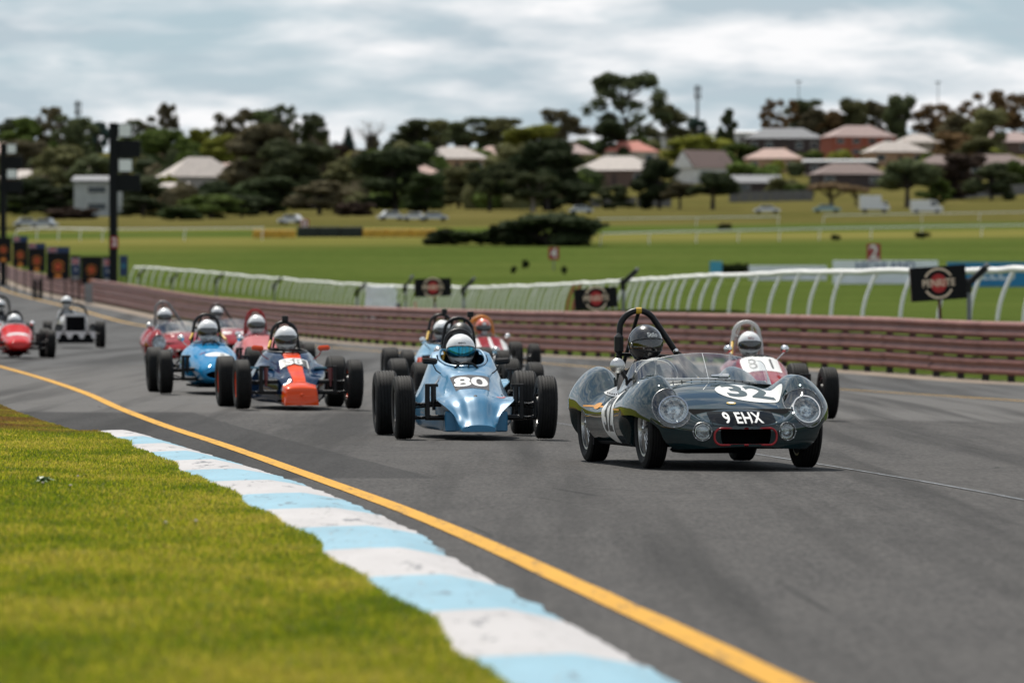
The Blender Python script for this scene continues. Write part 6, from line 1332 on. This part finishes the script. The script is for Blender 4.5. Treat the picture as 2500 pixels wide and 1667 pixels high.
# ================================================================ HOUSES
def wallm(k, c): return pm('wall_' + k, c, .8, var=.12, scale=.8)
def roofm(k, c): return pm('roof_' + k, c, .75, var=.22, scale=1.2)
def house(u, D, w, d, wh, rh, roof, wall, rf, label, rot=0.0, lift=0.0, wins=3, storeys=1, chim=True, eave=.5, door=True):
    p = on(u, D) + Vector((0, 0, lift)); r = empty('house', p, R(rot)); tag(r, label, 'house', 'houses on the hill')
    MB().box((0, 0, wh / 2 - 1.5), (w, d, wh + 3)).build('wall', wall, r)
    a, b_ = w / 2 + eave, d / 2 + eave; z = wh
    if roof == 'hip':
        k = max(.3, a - b_); V = [(-a, -b_, z), (a, -b_, z), (a, b_, z), (-a, b_, z), (-k, 0, z + rh), (k, 0, z + rh)]; Fc = [(0, 1, 5, 4), (1, 2, 5), (2, 3, 4, 5), (3, 0, 4), (3, 2, 1, 0)]
    elif roof == 'gable':
        V = [(-a, -b_, z - .1), (a, -b_, z - .1), (a, b_, z - .1), (-a, b_, z - .1), (-a, 0, z + rh), (a, 0, z + rh)]; Fc = [(0, 1, 5, 4), (2, 3, 4, 5), (3, 0, 4), (1, 2, 5), (3, 2, 1, 0)]
    else:
        V = [(-a, -b_, z), (a, -b_, z), (a, b_, z), (-a, b_, z), (-a, -b_, z + .35), (a, -b_, z + .35), (a, b_, z + rh), (-a, b_, z + rh)]; Fc = [(0, 3, 2, 1), (4, 5, 6, 7), (0, 1, 5, 4), (2, 3, 7, 6), (0, 4, 7, 3), (1, 2, 6, 5)]
    ro = obj('roof', mesh_of('roof', V, Fc, rf), r)
    if roof == 'gable':
        for s in (-1, 1): MB().prism([(-d / 2, z - .12), (d / 2, z - .12), (0, z + rh * .93)], s * (a - .05), s * (a + .04), Matrix(((0, 0, 1, 0), (1, 0, 0, 0), (0, 1, 0, 0), (0, 0, 0, 1)))).build('gable', wall, ro, 0)
    if chim: MB().box((w * .2, d * .1, z + rh * .8), (.7, .7, 1.6)).build('chimney', wall, ro)
    for s_ in range(storeys):
        zz = wh * (s_ + .55) / storeys
        for k in range(wins):
            x = -w / 2 + w * (k + .5) / wins
            if door and s_ == 0 and k == wins // 2: MB().box((x, -d / 2 - .03, wh / storeys * .38), (1.0, .08, wh / storeys * .76)).build('door', pm('door_dark', (.05, .03, .025), .6), r); continue
            wn = MB().box((x, -d / 2 - .02, zz), (w / wins * .45, .10, wh / storeys * .45)).build('window', pm('window_frame', (.50, .50, .48), .6), r); MB().box((x, -d / 2 - .055, zz), (w / wins * .40, .06, wh / storeys * .38)).build('pane', pm('window_glass', (.02, .03, .035), .1), wn)
    return r
brick = wallm('brick', (.30, .075, .042)); cream_w = wallm('cream', (.48, .42, .34)); white_w = wallm('white', (.62, .61, .59)); brown_w = wallm('brown', (.12, .075, .058)); dark_w = wallm('dark', (.05, .035, .034)); tan_w = wallm('tan', (.36, .22, .13))
rg = roofm('grey', (.16, .165, .175)); rbn = roofm('brown', (.13, .085, .075)); rpk = roofm('pink', (.36, .235, .195)); rrd = roofm('red', (.42, .14, .10)); rwh = roofm('white', (.56, .56, .56)); rpl = roofm('pale', (.37, .325, .295)); rmv = roofm('mauve', (.26, .18, .165))
house(1718, 1350, 12, 8, 3.4, 4.2, 'gable', white_w, rbn, 'white house with steep brown gabled roof', rot=38, wins=2, chim=False)
house(1912, 1590, 21, 10, 4.4, 3.0, 'hip', dark_w, rg, 'long house with grey hipped roof beside the brick house', wins=5)
house(2095, 1545, 18, 11, 5.6, 3.2, 'hip', brick, rmv, 'two-storey red brick house with hipped roof', rot=14, wins=4, storeys=2)
house(1510, 1330, 18, 11, 3.6, 3.4, 'hip', brown_w, rpl, 'brown-walled house with long pale roof in the centre', rot=-12, wins=3)
house(1535, 1500, 14, 9, 3.4, 2.8, 'hip', cream_w, rrd, 'house with bright salmon red roof behind the long pale roof', rot=8)
house(1660, 1690, 18, 9, 4.2, 1.2, 'flat', white_w, rwh, 'long white-roofed building on the crest below the mast', chim=False, wins=4)
house(1810, 1700, 16, 9, 3.8, 1.2, 'flat', white_w, rwh, 'white-roofed building on the crest right of the lone tree', chim=False, wins=3)
house(2050, 1390, 17, 8, 3.0, .9, 'flat', dark_w, rwh, 'low building with brilliant white sheet roof', chim=False, wins=4)
house(2070, 1300, 16, 9, 3.0, 2.6, 'hip', dark_w, rbn, 'dark house with brown roof under the white sheet roof', rot=10, chim=False)
house(1890, 1420, 14, 9, 3.2, 2.6, 'hip', tan_w, rpk, 'house with pink tiled roof below the grey hipped house', rot=-8)
house(2185, 1460, 15, 9, 3.4, 2.8, 'hip', tan_w, rpl, 'tan house with greyish roof right of the brick house', rot=12)
house(2455, 1560, 18, 10, 3.4, 2.8, 'hip', brown_w, rmv, 'brown house with mauve roof at the right edge', rot=-10)
house(2430, 1350, 17, 10, 3.2, 2.6, 'hip', brown_w, rbn, 'lower brown house at the right edge', rot=8)
house(2290, 1370, 10, 8, 3.0, 2.2, 'hip', brown_w, rbn, 'small brown-roofed house behind the big dark round tree', chim=False)
house(2345, 1600, 9, 8, 3.6, 2.0, 'hip', cream_w, rpk, 'small house with pinkish roof among the rusty trees', chim=False)
house(1845, 1260, 10, 7, 2.6, 1.6, 'gable', dark_w, rg, 'low grey-roofed shed left of the tan tree', wins=2, chim=False)
house(240, 1060, 8.5, 7, 6.2, 1.4, 'flat', wallm('offwhite', (.36, .38, .38)), rg, 'white modern house left of centre behind the panel tower', wins=1, storeys=2, chim=False, door=False)
house(487, 1230, 16, 11, 4.6, 4.4, 'hip', wallm('greyish', (.30, .28, .27)), rpl, 'pale-roofed house behind the broad hedge tree', rot=20, wins=3, lift=1.2)
house(430, 1190, 6, 6, 3.4, 2.0, 'gable', tan_w, rpl, 'small wing beside the pale-roofed house', rot=-30, wins=1, chim=False, door=False)
house(1108, 1440, 16, 10, 3.6, 3.0, 'hip', tan_w, rpl, 'tan house with pale roof in the centre of the slope', rot=10)
house(1200, 1460, 10, 8, 3.4, 2.8, 'hip', tan_w, rpk, 'pinkish-roofed house right of the tan one', rot=-20, chim=False)
house(75, 1340, 14, 9, 3.2, 2.0, 'hip', brown_w, rpl, 'pale low roof at the far left slope')
house(190, 1360, 13, 9, 3.2, 2.2, 'hip', brown_w, rmv, 'brownish roof left of the panel tower')
house(2, 1560, 12, 9, 3.6, 3.0, 'hip', cream_w, rpk, 'pink roof cut by the left frame edge')
house(845, 1250, 9, 8, 3.2, 2.2, 'hip', brown_w, rpk, 'small pink roof among the central dark trees', chim=False)
house(560, 1330, 12, 9, 3.6, 3.0, 'hip', tan_w, rpk, 'pinkish roof right behind the pale-roofed house', rot=-15, chim=False)
house(1015, 1330, 11, 9, 3.4, 2.6, 'hip', brown_w, rpk, 'pinkish roof half hidden left of the tan house', rot=10, chim=False)
house(1395, 1480, 12, 9, 3.4, 2.6, 'hip', tan_w, rmv, 'mauve roof half hidden left of the salmon roof', rot=-6, chim=False)
house(2240, 1560, 12, 9, 3.6, 2.4, 'hip', cream_w, rpl, 'cream house between the brick house and the rusty trees', rot=6, chim=False)
def paling(u0, u1, D0, D1, h, label):
    a, b_ = on(u0, D0), on(u1, D1); d = b_ - a; n = int(d.length / 2.5); r = empty('paling_fence', a); tag(r, label, 'fence'); m_ = pm('paling_grey', (.13, .125, .12), .9, var=.25)
    me = MB().box((0, 0, h / 2 - .3), (2.46, .06, h + .6)).mesh('panel', m_, 0)
    for k in range(n):
        q = a + d * ((k + .5) / n); obj('panel', me, r, Vector((q.x, q.y, ground(q.x, q.y))) - a, (0, 0, math.atan2(d.y, d.x)))
paling(1440, 1640, 1120, 1110, 2.0, 'grey paling fence behind the dense dark tree'); paling(1780, 1985, 1180, 1190, 2.2, 'grey paling fence left of the tan tree'); paling(2295, 2560, 1180, 1250, 2.2, 'grey paling fence climbing at the right')

# ================================================================ PARKED VEHICLES, MASTS
vglass = pm('vehicle_glass', (.012, .016, .020), .08, 0, .6)
def parked(u, v, L, h, mat, label, kind='car', rot=0.0):
    p = hit(u, v); r = empty('parked_' + kind, p, R(rot)); tag(r, label, kind, 'vehicles parked by the trees'); W_ = 1.8; rw = .32
    if kind == 'car': prof = [(-L/2, .35), (-L/2, .75), (-L*.36, .88), (-L*.22, h), (L*.18, h), (L*.32, .92), (L/2, .78), (L/2, .35)]; gl = [(-L*.31, .93), (-L*.20, h - .08), (L*.16, h - .08), (L*.27, .95)]
    elif kind == 'van': prof = [(-L/2, .4), (-L/2, h), (L*.18, h), (L*.30, h - .15), (L*.41, 1.25), (L/2, 1.05), (L/2, .4)]; gl = [(L*.12, 1.3), (L*.12, h - .25), (L*.27, h - .28), (L*.365, 1.3)]
    else: prof = [(-L/2, .6), (-L/2, h), (L*.22, h), (L*.22, 1.0), (L*.24, 1.9), (L*.40, 1.9), (L*.47, 1.15), (L/2, 1.0), (L/2, .5)]; gl = [(L*.30, 1.25), (L*.30, 1.78), (L*.39, 1.78), (L*.44, 1.25)]
    M = Matrix.Rotation(R(90), 4, 'X'); MB().prism(prof, -W_ / 2, W_ / 2, M).build('body', mat, r, 30); MB().prism(gl, -W_ / 2 - .01, W_ / 2 + .01, M).build('window', vglass, r, 30)
    for x in (-L * .32, L * .32):
        for s in (-1, 1): MB().tube([(x, s * .80, rw), (x, s * .98, rw)], rw, 16).build('wheel', rubber, r)
    for s in (-1, 1): MB().box((L / 2 - .02, s * .6, .72), (.06, .3, .14)).build('headlight', chrome, r)
cw = paint('car_white', (.66, .66, .66)); ct = paint('car_teal', (.28, .42, .42)); cs = paint('car_silver', (.40, .42, .44), .5)
parked(2262, 522, 5.2, 2.2, cw, 'white van parked at the right below the big dark round tree', 'van'); parked(2135, 520, 5.0, 2.9, cw, 'white box truck left of the van', 'truck'); parked(2018, 520, 4.7, 1.4, ct, 'pale teal car left of the box truck'); parked(1872, 522, 4.4, 1.4, cw, 'white car alone below the grey shed'); parked(1418, 522, 4.2, 1.4, cs, 'silver car half hidden behind the biggest infield bush', rot=8)
parked(712, 548, 4.0, 1.45, cw, 'small white car under the dark trees at left', rot=160); parked(955, 538, 4.4, 1.5, cw, 'white car, left one of the parked three', rot=15); parked(1012, 540, 3.8, 1.4, cw, 'white car, middle one of the parked three', rot=175); parked(1060, 540, 4.3, 1.4, cs, 'silver car, right one of the parked three', rot=5); parked(65, 556, 4.0, 1.45, cs, 'pale car in shadow behind the far left rail', rot=10); parked(108, 558, 4.0, 1.45, cs, 'pale car right of the shadowed one at far left', rot=170)
def mast(u, vtop, D, label, arms=True, r0=.35):
    p = on(u, D); h = at(u, vtop, D).z - p.z; r = empty('mast' if arms else 'light_pole', p); tag(r, label, 'mast' if arms else 'pole'); MB().tube([(0, 0, -1), (0, 0, h)], [r0, r0 * .6], 10).build('pole', greyp, r)
    if arms:
        m = MB()
        for k in range(3):
            for q in (0, 1): a = R(120 * k + 20); m.box((math.cos(a) * .9, math.sin(a) * .9, h - 1.2 - 2.2 * q), (.45, .45, 1.8)); m.tube([(0, 0, h - 1.2 - 2.2 * q), (math.cos(a) * .9, math.sin(a) * .9, h - 1.2 - 2.2 * q)], .08, 5)
        m.build('antennas', greyp, r)
    else: MB().box((0, 0, h), (1.6, .4, .5)).build('lamp_head', greyp, r)
mast(1703, 208, 1700, 'grey phone mast rising right of the highest tree', r0=.55); mast(190, 246, 1700, 'grey phone mast at the left of the skyline', r0=.5); mast(1950, 200, 1800, 'thin light pole above the rusty trees, left one', False, .2); mast(2290, 202, 1800, 'thin light pole above the rusty trees, right one', False, .2)
